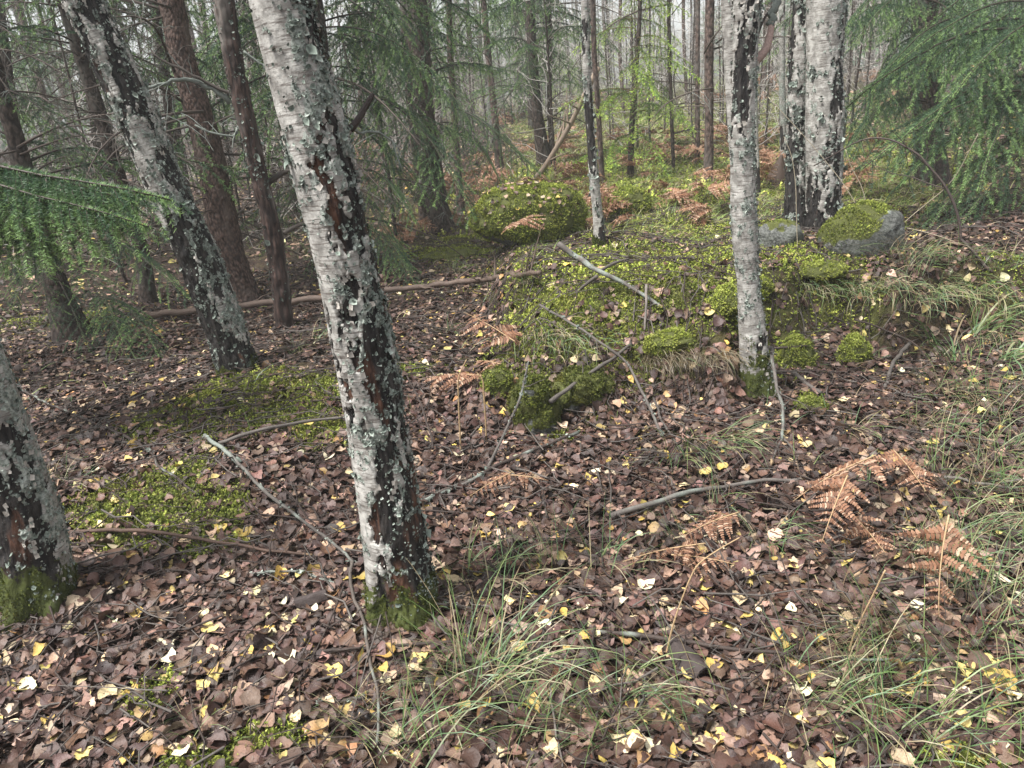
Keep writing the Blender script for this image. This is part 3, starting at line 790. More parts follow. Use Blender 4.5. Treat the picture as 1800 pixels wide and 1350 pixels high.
def hero(tree, b, p0, t0, p1, t1, me, roll=0.0, name='branch', L=1.3):
    add(name, me, tree, matrix=Matrix.Translation(Vector(-b)) @ along(at_depth(*p0, t0), at_depth(*p1, t1), roll, L))

# ================================================================== THE BIRCHES
def c(y, l, r): return ((l + r) / 2, y, r - l)
big_birch, big_trunk, BP, BR, bb = birch([c(1062, 645, 776), c(1000, 643, 764), c(900, 632, 746), c(800, 618, 724), c(700, 603, 708), c(600, 583, 690), c(500, 561, 671), c(400, 540, 653), c(300, 511, 632), c(200, 488, 602), c(100, 464, 576), c(0, 440, 556)],
    'thick grey lichened birch trunk standing in the middle of the foreground', 3, 190, 520, base_black=.40, blackness=.02, lich=.03, flakes=7000, cov=(0.46, 0.2), moss_h=.10, side=(.34, .30), fsize=.0040, red=.55, flare=.25)
birch([c(655, 384, 458), c(600, 366, 440), c(550, 347, 420), c(450, 309, 385), c(400, 290, 362), c(300, 246, 314), c(200, 201, 275), c(100, 157, 230), c(0, 110, 178)],
    'birch leaning strongly to the left with black furrowed lower bark', 8, 130, 380, base_black=.40, blackness=.12, lich=.05, flakes=5000, cov=(0.72, 0.22), moss_h=.06, side=(-.12, .10), fsize=.0056, red=.1, flare=.2, vs=.9)
birch([c(1058, 10, 124), c(1000, 8, 119), c(950, 0, 112), c(850, -28, 82), c(750, -66, 44), c(650, -102, 8), c(560, -135, -28)],
    'lichened birch at the left edge of the picture with mossy foot', 14, 120, 260, base_black=.30, blackness=.06, lich=.10, flakes=4000, cov=(0.42, 0.3), moss_h=.12, side=(-.1, .15), fsize=.0042, red=.3, ztop=4.5, zvis=1.6)
birch4, t4, P4, R4, b4 = birch([c(695, 1299, 1364), c(640, 1302, 1352), c(600, 1300, 1349), c(500, 1296, 1334), c(400, 1286, 1332), c(300, 1283, 1325), c(200, 1285, 1326), c(100, 1289, 1330), c(0, 1290, 1337)],
    'slim grey birch with green mossy foot standing on the bank beside two moss cushions', 21, 90, 340, base_black=.06, blackness=-.10, lich=.02, flakes=3500, cov=(0.3, 0.24), moss_h=.17, side=(.05, .16), fsize=.0046, red=.1, flare=.3)
birch([c(560, 1305, 1330), c(300, 1284, 1312), c(200, 1278, 1305), c(100, 1272, 1300), c(0, 1267, 1298)],
    'clean white birch stem rising close behind the slim mossy-footed birch', 25, 50, 170, base_black=0, blackness=-.45, lich=-.35, flakes=120, cov=(0.06, 0.04), moss_h=0, fsize=.006, red=0, flare=.1)
birch([c(402, 1376, 1424), c(350, 1379, 1420), c(300, 1380, 1418), c(200, 1383, 1419), c(100, 1387, 1424), c(0, 1393, 1427)],
    'darker left stem of the two birches standing close together behind the boulders', 31, 80, 260, base_black=.25, blackness=.20, lich=.16, flakes=2200, cov=(0.62, 0.25), moss_h=0, side=(-.1, .1), fsize=.0095, red=0, flare=.2, vs=.75)
birch([c(412, 1417, 1475), c(350, 1417, 1475), c(300, 1418, 1480), c(200, 1417, 1482), c(100, 1418, 1480), c(0, 1419, 1487)],
    'whiter right stem of the two birches standing close together behind the boulders', 37, 100, 280, base_black=.45, blackness=-.06, lich=0, flakes=1800, cov=(0.36, 0.18), moss_h=0, side=(.10, .12), fsize=.009, red=.1, flare=.15, vs=.75)
birch([c(432, 1044, 1067), c(380, 1043, 1060), c(330, 1037, 1054), c(230, 1029, 1046), c(120, 1023, 1038), c(0, 1021, 1035)],
    'thin white birch with dark foot beside the big moss covered boulder', 43, 40, 170, base_black=.5, blackness=.0, lich=0, flakes=400, cov=(0.42, 0.14), moss_h=.05, fsize=.009, red=0, flare=.3, vs=.7)
birch([c(345, 1326, 1338), c(250, 1324, 1333), c(130, 1322, 1331), c(0, 1322, 1330)], 'thin dark-barked birch behind the slim mossy-footed birch', 47, 24, 90, blackness=.15, lich=.1, flakes=0, moss_h=0, vs=.5)
birch([c(300, 1372, 1385), c(150, 1369, 1380), c(0, 1370, 1380)], 'thin white birch showing just left of the twin birch stems', 51, 24, 90, blackness=-.1, lich=0, flakes=0, moss_h=0, vs=.5)

# broken side branches of the big birch and of the slim birch
def limb(parent, b, pts, t, w, colr, name='branch', seg=7, twigs=0, rough=.0):
    P = np.array([at_depth(x, y, t + dt) for x, y, dt in pts]); P = smooth_path(P, 14); P = P + rng.normal(0, rough, P.shape)
    g = Geo(); V, Q, T = tube(P, np.linspace(w[0], w[1], 14) / 2 / F * t, seg); g.add(V, Q, T, colr)
    for _ in range(twigs):
        i = rng.integers(3, 13); l = rng.uniform(.06, .22); d = unit(unit(P[i] - P[i - 1]) + rng.normal(0, .7, 3))
        S = np.stack([P[i] + d * l * u + rng.normal(0, .012, 3) * u for u in np.linspace(0, 1, 5)])
        V, Q, T = tube(S, np.linspace(.003, .001, 5) * t / 4, 3, False); g.add(V, Q, None, colr)
    return add(name, g.mesh(name, WOOD, off=b), parent)
DK, GR, LG, TAN = np.array([.032, .022, .018]), np.array([.10, .083, .070]), np.array([.17, .19, .165]), np.array([.36, .25, .14])
tb = depth_of(at_z(BP, BR, 1.35)[0])
limb(big_birch, bb, [(600, 240, 0), (616, 227, 0), (630, 209, .02), (644, 185, .04), (655, 166, .05)], tb, (15, 9), DK)
limb(big_birch, bb, [(615, 232, 0), (640, 233, .05), (665, 233, .08), (685, 245, .1), (700, 275, .1), (708, 300, .1)], tb, (6, 2), LG, twigs=5, rough=.003)
t4d = depth_of(at_z(P4, R4, 1.5)[0])
limb(birch4, b4, [(1322, 112, 0), (1335, 100, 0), (1347, 84, 0), (1353, 62, 0), (1357, 40, 0)], t4d, (17, 11), np.array([.30, .21, .18]))
limb(birch4, b4, [(1355, 45, 0), (1360, 20, 0), (1364, -5, 0), (1366, -30, 0)], t4d, (15, 12), LG * .8, rough=.006)
limb(birch4, b4, [(1332, 60, 0), (1342, 35, 0), (1355, 15, 0), (1375, -15, 0)], t4d, (5, 3), DK)

# ================================================================== TRACED CONIFERS
s1, _, P, R, b = conifer([c(527, 406, 456), c(450, 377, 428), c(400, 367, 420), c(300, 350, 399), c(200, 327, 374), c(100, 297, 339), c(0, 279, 324)],
    'reddish brown spruce trunk with bare dead branches behind the leaning birch', SPRUCE_RED, 4, 64, 240)
whorls(s1, P, R, b, .5, 3.2, 30, DEAD, (.6, 1.5), (-.5, .3), 'dead_branch', L=1.0)
whorls(s1, P, R, b, 1.9, 3.6, 10, BOUGHS_MID_ME, (1.0, 1.8), az=(.3, 3.0))
d1, _, P, R, b = conifer([c(577, 487, 516), c(500, 478, 509), c(400, 463, 493), c(300, 438, 467), c(200, 413, 447), c(100, 393, 424), c(0, 376, 413)],
    'dark dead trunk without bark beside the reddish spruce', DEADWOOD, 9, 36, 180, name='dead_tree', cat='dead tree', flare=.3, rough=.022)
td = 5.35
def flecks(tree, P, R, b, n, size, z0, z1):
    z = rng.uniform(z0, z1, n); th = rng.uniform(0, 6.283, n); C = np.stack([np.interp(z, P[:, 2], P[:, j]) for j in range(3)], 1); r = np.interp(z, P[:, 2], R)
    k = fbm(np.stack([np.cos(th) * 2, np.sin(th) * 2, z * 4], 1), 3, n) > -.02; d = np.stack([np.cos(th), np.sin(th), 0 * th], 1)[k]; pos = C[k] + d * (r[k] * 1.03)[:, None] - b; m = len(pos)
    g = scatter(FLAKES, pos, rot_from(d, rng.uniform(0, 6.283, m), np.abs(rng.normal(0, .4, m))), size * rng.lognormal(0, .4, m), LICH_C[rng.choice(5, m, p=[.3, .1, .35, .03, .22])])
    add('lichen', g.mesh('lichen', LICHENM), tree, kind='stuff')
flecks(d1, P, R, b, 900, .008, .2, 2.4)
limb(d1, b, [(420, 172, 0), (395, 160, -.05), (360, 143, -.1), (330, 127, -.15), (300, 112, -.2), (267, 90, -.25)], td, (7, 3), GR * .8, twigs=8, rough=.004)
limb(d1, b, [(405, 180, 0), (375, 158, -.05), (345, 143, -.1), (310, 140, -.15), (285, 150, -.2), (257, 156, -.25)], td, (10, 5), LG, twigs=7, rough=.005)
limb(d1, b, [(440, 195, 0), (425, 215, -.1), (405, 240, -.15), (380, 235, -.2), (342, 220, -.25)], td, (6, 3), LG, twigs=7, rough=.005)
limb(d1, b, [(465, 325, 0), (480, 315, -.05), (498, 303, -.08), (515, 298, -.1)], td, (12, 8), GR * .7)
limb(d1, b, [(428, 90, 0), (455, 110, .05), (475, 120, .1), (500, 130, .1)], td, (5, 3), LG, twigs=5)
limb(d1, b, [(498, 410, 0), (520, 398, .05), (545, 390, .1), (570, 388, .12)], td, (9, 5), GR * .8, twigs=3)
s2, _, P, R, b = conifer([c(592, 98, 158), c(550, 88, 137), c(500, 79, 117), c(450, 70, 101), c(380, 52, 82), c(300, 30, 58), c(200, 0, 28)],
    'dark leaning spruce at the left hung with low green boughs', SPRUCE_DARK, 12, 32, 120, ztop=5)
whorls(s2, P, R, b, .35, 1.0, 6, BOUGHS_MID_ME, (.5, 1.0), (-.7, -.2))
whorls(s2, P, R, b, 1.0, 3.4, 16, BOUGHS_MID_ME, (.9, 1.7), (-.5, .1))
whorls(s2, P, R, b, .4, 2.2, 22, DEAD, (.5, 1.3), (-.5, .2), 'dead_branch', L=1.0)
for p0, p1 in (((150, 520), (290, 585)), ((120, 470), (215, 560)), ((150, 430), (330, 470)), ((60, 430), (-40, 560)), ((90, 410), (10, 520)), ((160, 560), (230, 600))):
    hero(s2, b, p0, 5.6, p1, 5.1, BOUGHS[rng.integers(2)], rng.normal(0, .2))
s2b, _, P, R, b = conifer([c(532, 247, 276), c(450, 240, 264), c(330, 205, 227), c(190, 160, 184), c(60, 118, 140), c(0, 100, 122)],
    'slender brown spruce stem seen between the left leaning spruce and the leaning birch', SPRUCE_DARK, 15, 20, 90)
whorls(s2b, P, R, b, .4, 3.4, 34, DEAD, (.5, 1.3), (-.5, .2), 'dead_branch', L=1.0)
whorls(s2b, P, R, b, 1.9, 3.8, 7, BOUGHS_MID_ME, (.8, 1.5), (-.5, .1))
s3, _, P, R, b = conifer([c(408, 756, 799), c(350, 746, 785), c(300, 738, 778), c(200, 727, 764), c(100, 716, 757), c(0, 712, 750)],
    'dark broad spruce trunk left of the big moss covered boulder', SPRUCE_DARK, 19, 40, 140)
S3 = (s3, P, R, b)
whorls(s3, P, R, b, 1.6, 3.8, 18, BOUGHS_MID_ME, (.9, 1.9), (-.55, .1))
whorls(s3, P, R, b, .3, 2.0, 16, DEAD, (.5, 1.2), (-.5, .2), 'dead_branch', L=1.0)
for p0, p1 in (((780, 190), (948, 240)), ((770, 215), (900, 290)), ((760, 160), (850, 180)), ((745, 200), (690, 310)), ((740, 240), (780, 310)), ((780, 230), (840, 300))):
    hero(s3, b, p0, 8.4, p1, 7.7, BOUGHS[rng.integers(3)], rng.normal(0, .2))
conifer([c(392, 738, 752), c(300, 728, 742), c(200, 716, 730), c(100, 706, 722), c(0, 702, 718)], 'narrow dark spruce stem pressed against the broad dark spruce', SPRUCE_DARK, 22, 18, 90)
# the spruce hidden behind the big birch whose boughs sweep down to the right
sh, _, P, R, b = conifer([c(470, 590, 640), c(300, 560, 604), c(100, 540, 580), c(0, 530, 566)], 'dense green spruce behind the big foreground birch with sweeping boughs', SPRUCE_DARK, 24, 28, 90)
whorls(sh, P, R, b, .5, 1.1, 6, BOUGHS_MID_ME, (.7, 1.2), (-.7, -.2))
whorls(sh, P, R, b, 1.3, 3.9, 38, BOUGHS_MID_ME, (1.0, 2.0), (-.6, .0))
whorls(sh, P, R, b, .3, 2.0, 22, DEAD, (.6, 1.4), (-.5, .2), 'dead_branch', L=1.0)
for p0, p1 in (((600, 60), (745, 190)), ((610, 20), (760, 70)), ((600, 100), (720, 260)), ((600, 150), (860, 330)), ((600, -20), (730, 30)), ((620, 300), (740, 380)), ((615, 330), (720, 420)), ((620, 400), (735, 470)), ((600, 80), (800, 160)), ((610, 0), (690, 130)), ((590, 40), (660, 230))):
    hero(sh, b, p0, 6.9, p1, 6.3, BOUGHS[rng.integers(4)], rng.normal(0, .2))
# pines and stems of the middle distance
def stem(pix, label, mat, seed, n_dead=14, n_green=0, cat='pine', name='pine_tree', zg=(2.4, 4), seg=16):
    t, _, P, R, b = conifer(pix, label, mat, seed, seg, 70, 6.5, None, name, cat, .25, .008)
    whorls(t, P, R, b, .6, 4.2, n_dead, DEAD, (.5, 1.5), (-.4, .35), 'dead_branch', L=1.0)
    if n_green: whorls(t, P, R, b, zg[0], zg[1], n_green, BOUGHS_MID_ME, (.8, 1.7), (-.5, .15))
    return t, P, R, b
stem([c(375, 803, 818), c(300, 799, 811), c(200, 793, 804), c(100, 786, 797), c(0, 784, 794)], 'slim pine stem just right of the broad dark spruce', PINE, 31, 10, 8)
stem([c(312, 872, 888), c(200, 863, 875), c(100, 854, 864), c(0, 844, 855)], 'reddish pine stem leaning slightly left behind the big mossy boulder', PINE, 33, 16)
stem([c(292, 944, 971), c(200, 935, 954), c(100, 928, 944), c(0, 923, 940)], 'thick brown spruce trunk behind the leaning dead pole', SPRUCE_DARK, 35, 10, 34, 'spruce', 'spruce_tree', (1.2, 4))
stem([c(290, 966, 976), c(200, 962, 971), c(100, 960, 969), c(0, 959, 968)], 'narrow dark stem touching the thick brown spruce on its right', SPRUCE_DARK, 36, 10, 14, 'spruce', 'spruce_tree', (1.5, 4))
stem([c(322, 1053, 1063), c(200, 1048, 1057), c(100, 1040, 1049), c(0, 1037, 1046)], 'thin reddish pine stem directly behind the thin white birch', PINE, 38, 8)
stem([c(320, 1236, 1254), c(220, 1239, 1254), c(100, 1238, 1254), c(0, 1240, 1256)], 'dark pine trunk standing alone left of the slim birch', PINE, 40, 12, seg=22)
stem([c(285, 1221, 1231), c(150, 1222, 1230), c(0, 1223, 1231)], 'thin reddish pine stem left of the lone dark pine trunk', PINE, 42, 8)
stem([c(300, 1181, 1187), c(150, 1175, 1182), c(0, 1172, 1178)], 'thin grey leafless stem right of the yellow-green young conifer', SPRUCE_DARK, 44, 10, 0, 'dead tree', 'dead_tree')
stem([c(330, 1114, 1119), c(200, 1110, 1115), c(60, 1106, 1110)], 'thin stem of the yellow-green young conifer', PINE, 45, 4) if False else None
# the spruces at the right
s4, _, P, R, b = conifer([c(330, 1612, 1668), c(200, 1605, 1650), c(100, 1604, 1648), c(0, 1604, 1646)], 'broad dark spruce trunk half hidden by its green boughs at upper right', SPRUCE_DARK, 50, 36, 110)
whorls(s4, P, R, b, 1.7, 4.0, 24, BOUGHS_MID_ME, (.9, 1.8), (-.6, -.05))
for p0, p1 in (((1625, 40), (1490, 30)), ((1625, 0), (1510, 70)), ((1640, 60), (1500, 110)), ((1620, 130), (1490, 190)), ((1620, 180), (1495, 260)), ((1600, -30), (1500, -10)), ((1610, 20), (1560, 110)), ((1640, 110), (1510, 230))):
    hero(s4, b, p0, 7.4, p1, 6.7, BOUGHS[rng.integers(1, 4)], rng.normal(0, .25))
s5, _, P, R, b = conifer([c(330, 1865, 1930), c(150, 1860, 1915), c(0, 1858, 1908)], 'spruce just outside the right edge reaching in with drooping bright-tipped boughs', SPRUCE_DARK, 53, 36, 110)
whorls(s5, P, R, b, 1.6, 4.0, 24, BOUGHS_MID_ME, (1.0, 2.0), (-.6, -.05))
for p0, t0, p1, t1 in (((1880, 40), 6.2, (1600, 85), 5.6), ((1880, 60), 6.2, (1615, 110), 5.7), ((1880, 90), 6.2, (1500, 165), 5.6), ((1880, 110), 6.2, (1640, 200), 5.5), ((1890, 150), 6.2, (1590, 205), 5.5), ((1890, 170), 6.2, (1585, 235), 5.5),
        ((1890, 190), 6.2, (1540, 275), 5.5), ((1890, 200), 6.2, (1650, 310), 5.4), ((1890, 210), 6.2, (1600, 300), 5.6), ((1900, 130), 6.2, (1720, 250), 5.3), ((1900, 200), 6.2, (1740, 320), 5.3), ((1900, 60), 6.2, (1700, 140), 5.3), ((1880, 10), 6.3, (1650, 40), 5.8), ((1900, 180), 6.2, (1680, 240), 5.6), ((1760, 40), 6.9, (1540, 140), 6.3)):
    hero(s5, b, p0, t0, p1, t1, BOUGHS[rng.integers(1, 4)], rng.normal(0, .25))
# the spruce outside the left edge with the near green bough
s6, _, P, R, b = conifer([c(760, -420, -330), c(500, -440, -350), c(200, -470, -380)], 'spruce outside the left edge whose bright green bough reaches in', SPRUCE_DARK, 57, 30, 80, ztop=5)
for p0, t0, p1, t1, rl in (((-330, 340), 3.5, (285, 292), 3.0, .25), ((-300, 350), 3.4, (255, 345), 2.95, .1), ((-300, 330), 3.6, (205, 320), 3.15, .4), ((-300, 380), 3.6, (120, 400), 3.2, -.1), ((-280, 350), 3.5, (90, 320), 3.0, .2), ((-300, 330), 3.4, (240, 310), 3.05, -.1), ((-300, 345), 3.6, (170, 350), 3.1, .3)):
    hero(s6, b, p0, t0, p1, t1, BOUGH_HERO, rl)
whorls(s6, P, R, b, 1.2, 3.5, 12, BOUGHS_MID_ME, (.6, 1.2), (-.5, .0))
# upper left: green boughs of spruces standing further back
for k, (px, py, w) in enumerate(((60, 480, 26), (-90, 500, 40), (200, 440, 18), (330, 425, 16))):
    t, _, P, R, b = conifer([(px, py, w), (px - 30, py - 200, w * .9), (px - 60, py - 440, w * .8)],
        ['thin shaded spruce stem far behind the dark leaning spruce', 'shaded spruce stem at the far left edge', 'thin shaded spruce stem behind the upper part of the leaning birch', 'thin shaded spruce stem directly left of the reddish spruce'][k], SPRUCE_DARK, 60 + k, 18, 70)
    whorls(t, P, R, b, 1.9, 4.4, 12, BOUGHS_MID_ME, (.9, 1.9), (-.55, .0))
    whorls(t, P, R, b, .4, 3.2, 34, DEAD, (.5, 1.4), (-.5, .2), 'dead_branch', L=1.0)

# ================================================================== THE FOREST BEHIND (single trees)
def crown_geo(h, n, z0, r, lods, tipc):
    g = Geo()
    for i in range(n):
        f = rng.random() ** .8; z = z0 + (h - z0) * f; l = r * (1 - f) ** .8 + .15; a = rng.uniform(0, 6.283); e = rng.uniform(-.5, .05)
        V, Q, T, C = lods[rng.integers(len(lods))].arrays()
        d = np.array([math.cos(a) * math.cos(e), math.sin(a) * math.cos(e), math.sin(e)])
        m = np.array(along([0, 0, z], np.array([0, 0, z]) + d * l, rng.normal(0, .2)))
        g.add(V @ m[:3, :3].T + m[:3, 3], Q, T, C * tipc * rng.uniform(.8, 1.2))
    return g
def bare_crown(h, n, z0, r, colr):
    g = Geo()
    for i in range(n):
        z = rng.uniform(z0, h * .97); a = rng.uniform(0, 6.283); l = r * rng.uniform(.4, 1) * (1.15 - z / h); e = rng.uniform(-.1, .9)
        d = np.array([math.cos(a) * math.cos(e), math.sin(a) * math.cos(e), math.sin(e)])
        S = np.stack([[0, 0, z] + d * l * u + np.array([0, 0, rng.uniform(-.25, .15)]) * l * u * u + rng.normal(0, .02, 3) * u for u in np.linspace(0, 1, 5)])
        V, Q, T = tube(S, np.linspace(.007, .0025, 5), 3, False); g.add(V, Q, None, colr)
        for _ in range(6):
            u = rng.integers(1, 5); d2 = unit(d + rng.normal(0, .7, 3)); S2 = np.stack([S[u], S[u] + d2 * l * .22, S[u] + d2 * l * .45 + rng.normal(0, .03, 3)])
            ribbon(g, S2, .003, colr * rng.uniform(.8, 1.4))
    return g
def pole(h, r0, r1, mat, seg=9, rings=26, seed=0, kind='trunk'):
    z = np.concatenate([[-.3], np.linspace(0, h, rings)]); ph = rng.uniform(0, 6.28)
    P = np.stack([.05 * np.sin(z * .9 + ph) + .02 * np.sin(z * 2.3), .05 * np.cos(z * .7 + ph), z], 1); r = np.interp(z, [0, .25, h], [r0 * 1.25, r0, r1])
    V, Q, T = tube(P, r, seg); th = np.arctan2(V[:, 1], V[:, 0])
    q = V * np.array([1, 1, 1.]) + seed
    n = len(V); a = {'bp': q}
    if mat is BIRCH:
        nb = fbm(q * np.array([9, 9, 4.]), 3, seed + 3) * 1.6
        a.update(black=sstep(-.1, .2, nb - .18 + .5 * np.exp(-np.clip(V[:, 2], 0, 9) / .4) * 1.0), lichen=sstep(0, .3, fbm(q * 12, 3, seed) * 1.5 - .2), moss=np.zeros(n), red=np.zeros(n))
    return make_mesh(kind, V, Q, T, a, mat)
C_SPR = [(pole(8, .10, .02, SPRUCE_DARK, seed=k), crown_geo(8, 44, zz, 1.7, BOUGHS_FAR, np.array(tc)).mesh('crown', NEEDLE)) for k, (zz, tc) in enumerate(((.9, (1, 1, 1)), (1.8, (1.0, 1.05, .9)), (.5, (1.2, 1.15, .9))))]
C_YNG = [(pole(3.4, .04, .01, SPRUCE_DARK, seed=5 + k), crown_geo(3.4, 34, .3, 1.0, BOUGHS_FAR, np.array(tc)).mesh('crown', NEEDLE)) for k, tc in enumerate(((1.3, 1.3, .8), (2.4, 2.1, 1.0)))]
C_PIN = [(pole(8.5, r, .05, PINE, seed=11 + k), bare_crown(8.5, 30, .9, 1.3, np.array([.10, .085, .075])).mesh('dead_branches', WOOD)) for k, r in enumerate((.07, .052, .09))]
C_BIR = [(pole(8.5, r, .03, BIRCH, seed=17 + k), bare_crown(8.5, 34, 1.2, 1.2, np.array([.12, .10, .09])).mesh('twigs', WOOD)) for k, r in enumerate((.055, .035, .07))]
C_SAP = [(pole(3.6, .016, .005, SPRUCE_DARK, 6, 14, 23 + k), bare_crown(3.6, 46, .15, .8, np.array(cc)).mesh('twigs', WOOD)) for k, cc in enumerate(((.28, .26, .235), (.20, .18, .16), (.34, .32, .29)))]
SETS = dict(spruce=(C_SPR, 'crown', 'spruce_tree', 'spruce', 'hazy green spruce standing far back in the forest', 'spruces far back in the forest'),
            young=(C_YNG[:1], 'crown', 'young_spruce', 'young spruce', 'small young spruce in the undergrowth of the far forest', 'young spruces in the undergrowth'),
            pine=(C_PIN, 'dead_branches', 'pine_tree', 'pine', 'slender bare pine stem far back in the hazy forest', 'pine stems far back in the forest'),
            birch=(C_BIR, 'twigs', 'birch_tree', 'birch', 'slender pale birch stem far back in the hazy forest', 'birch stems far back in the forest'),
            sapling=(C_SAP, 'twigs', 'leafless_sapling', 'sapling', 'grey leafless sapling with fine twigs in the far thicket', 'leafless saplings in the thicket'))
FOREST = []
def put_tree(kind, x, y, sc_=1.0, k=None):
    protos, cn, nm, cat, lab, grp = SETS[kind]; k = rng.integers(len(protos)) if k is None else k
    o = empty(nm, (x, y, float(height(x, y)) - .02), lab, cat, grp)
    o.rotation_euler = (rng.normal(0, .02), rng.normal(0, .02), rng.uniform(0, 6.283)); s = sc_ * rng.uniform(.85, 1.15); o.scale = (s, s, s)
    add('trunk', protos[k][0], o); add(cn, protos[k][1], o, kind='stuff'); FOREST.append((x, y)); return o
def forest(kind, n, d0, d1, a0, a1, gap, s=1.0):
    tries = 0; m = 0
    while m < n and tries < n * 30:
        tries += 1; d = math.sqrt(rng.random() * (d1 * d1 - d0 * d0) + d0 * d0); a = math.radians(rng.uniform(a0, a1)); x, y = d * math.sin(a), d * math.cos(a)
        if any((x - u) ** 2 + (y - v) ** 2 < gap * gap for u, v in FOREST): continue
        put_tree(kind, x, y, s); m += 1
for p in TRUNKS: FOREST.append((p[0], p[1]))
forest('spruce', 5, 10, 16, -42, -14, 1.8, .8); forest('pine', 10, 9, 20, -42, -8, 1.4, .8)
forest('spruce', 10, 15, 28, -42, -2, 2.2)
forest('spruce', 10, 18, 34, -6, 4, 2.4)
forest('spruce', 9, 12, 22, 25, 44, 2.2, .9)
forest('spruce', 12, 30, 55, -40, 0, 3.0, 1.1); forest('spruce', 6, 30, 55, 24, 42, 3.0, 1.1); forest('spruce', 4, 36, 55, 0, 24, 4.0, 1.0)
forest('pine', 14, 20, 50, -30, 32, 1.5)
forest('pine', 6, 14, 26, 5, 26, 1.6, .9)
forest('birch', 40, 16, 48, -30, 34, 1.3)
forest('sapling', 120, 11, 30, -8, 26, .7); forest('sapling', 60, 26, 46, -20, 26, .9, 1.7)
forest('sapling', 60, 8, 20, -42, -6, .7)
forest('young', 16, 13, 30, -20, 24, 1.4)
y_ = G(1112, 318)
o = put_tree('young', y_[0], y_[1], 1.0, 0); 
for ch in o.children:
    if ch.name.startswith('crown'): ch.data = C_YNG[1][1]
SETS['glow'] = (C_YNG[1:], 'crown', 'young_spruce', 'young conifer', 'pale yellow-green young conifer among the grey far stems', 'pale young conifers among the far stems')
o['label'] = 'bright yellow-green young conifer in the middle of the far forest'; del o['group']
forest('glow', 16, 17, 40, -4, 22, 1.5, 1.25)
# the forest beyond reads as one mass
dg = Geo()
for i in range(120):
    d = rng.uniform(55, 105); a = rng.uniform(-.72, .72); x, y = d * math.sin(a), d * math.cos(a); z = float(height(x, y)); h = rng.uniform(7, 8.2)
    V, Q, T = tube(np.array([[x, y, z - .5], [x + .1, y, z + h / 2], [x, y, z + h]]), [.17, .13, .05], 5); dg.add(V, Q, T, np.array([.09, .065, .05]))
    if rng.random() < (.65 if abs(a - .17) > .22 else .25):
        m = 420; f = rng.random(m) ** .8; ang = rng.uniform(0, 6.283, m); rr = (1.9 * (1 - f) ** .8 + .2) * rng.uniform(.2, 1, m)
        p = np.stack([x + rr * np.cos(ang), y + rr * np.sin(ang), z + .3 + (h - .3) * f], 1); s = .35
        dV = np.stack([p, p + rng.normal(0, s, (m, 3)), p + np.stack([np.cos(ang), np.sin(ang), np.full(m, -.6)], 1) * s], 1).reshape(-1, 3)
        dg.add(dV, None, np.arange(3 * m).reshape(-1, 3), np.repeat(N_MID * rng.uniform(.8, 1.5, (m, 1)), 3, 0))
add('distant_forest', dg.mesh('distant_forest', NEEDLE), kind='stuff')
del dg

# ================================================================== STONES
def rock(px, py, w, h, depth_m, label, moss=0.0, seed=1, mat=None, sink=.25, name='boulder', yaw=0.0, mossk=1.1, n_moss=0, msize=.03, cat='boulder', lump=.14, mossp=None, p=None, patches=None):
    b = G(px, py) if p is None else p
    nu, nv = 72, 40; u = np.arange(nu) / nu * 2 * np.pi; v = np.linspace(-np.pi / 2, np.pi / 2, nv)
    U, Vv = np.meshgrid(u, v); D = np.stack([np.cos(Vv) * np.cos(U), np.cos(Vv) * np.sin(U), np.sin(Vv)], -1).reshape(-1, 3)
    D2 = np.sign(D) * np.abs(D) ** .93
    k = 1 + lump * fbm(D * 1.6 + seed, 3, seed) * 1.6 + .30 * lump * fbm(D * 5 + seed, 3, seed + 3)
    V = D2 * k[:, None] * np.array([w / 2, depth_m / 2, h / 2 * (1 + sink)])
    cy_, sy_ = math.cos(yaw), math.sin(yaw); V = V @ np.array([[cy_, sy_, 0], [-sy_, cy_, 0], [0, 0, 1.]])
    V[:, 2] += h / 2 * (1 - sink)
    i = np.arange(nv - 1)[:, None] * nu; j = np.arange(nu)[None]; kk = (j + 1) % nu
    Q = np.stack([i + j, i + kk, i + nu + kk, i + nu + j], -1).reshape(-1, 4)
    nz = D[:, 2] + .5 * fbm(D * 3 + seed * 2, 3, seed + 8)
    mm = sstep(.75 - moss, 1.0 - moss, nz + (0 if patches is None else patches(D)))
    o = empty(name, b, label, cat)
    me = make_mesh('stone', V, Q, None, {'moss': mm}, mat or ROCK); st = add('stone', me, o)
    if n_moss:
        cand = np.where((mm > .5) & (V[:, 2] > -.05))[0]
        # spread over the faces between the vertices
        f = Q[np.isin(Q[:, 0], cand)]; f = f[fbm(V[f[:, 0]] / max(w, .25) * 9 + seed, 3, seed + 55) > (-.06 if sink > .45 else -.25)]; pick = f[rng.integers(0, len(f), n_moss)]; wgt = rng.dirichlet(np.ones(4), n_moss)
        pos = (V[pick] * wgt[..., None]).sum(1); N = unit((D[pick] * wgt[..., None]).sum(1) / np.array([w, depth_m, h]))
        g = moss_on(pos, N + np.array([0, 0, .3]), msize, msize > .028, mossp or (.24, .25, .18, .15, .06, .12), mossk)
        add('moss', g.mesh('moss', MOSSM), o, kind='stuff')
    return o, b, V
def pxm(px, py, n): return n / F * depth_of(G(px, py))
def rock_px(px, py, wpx, hpx, ratio, label, **k):
    """size given as the stone measures in the photograph, turned into metres at its distance"""
    w, h = pxm(px, py, wpx), pxm(px, py, hpx); p = G(px, py); d = unit(np.array([p[0], p[1], 0])); p = p + d * w * ratio * .42
    p[2] = float(height(p[0], p[1])); return rock(px, py, w, h, w * ratio, label, p=p, **k)
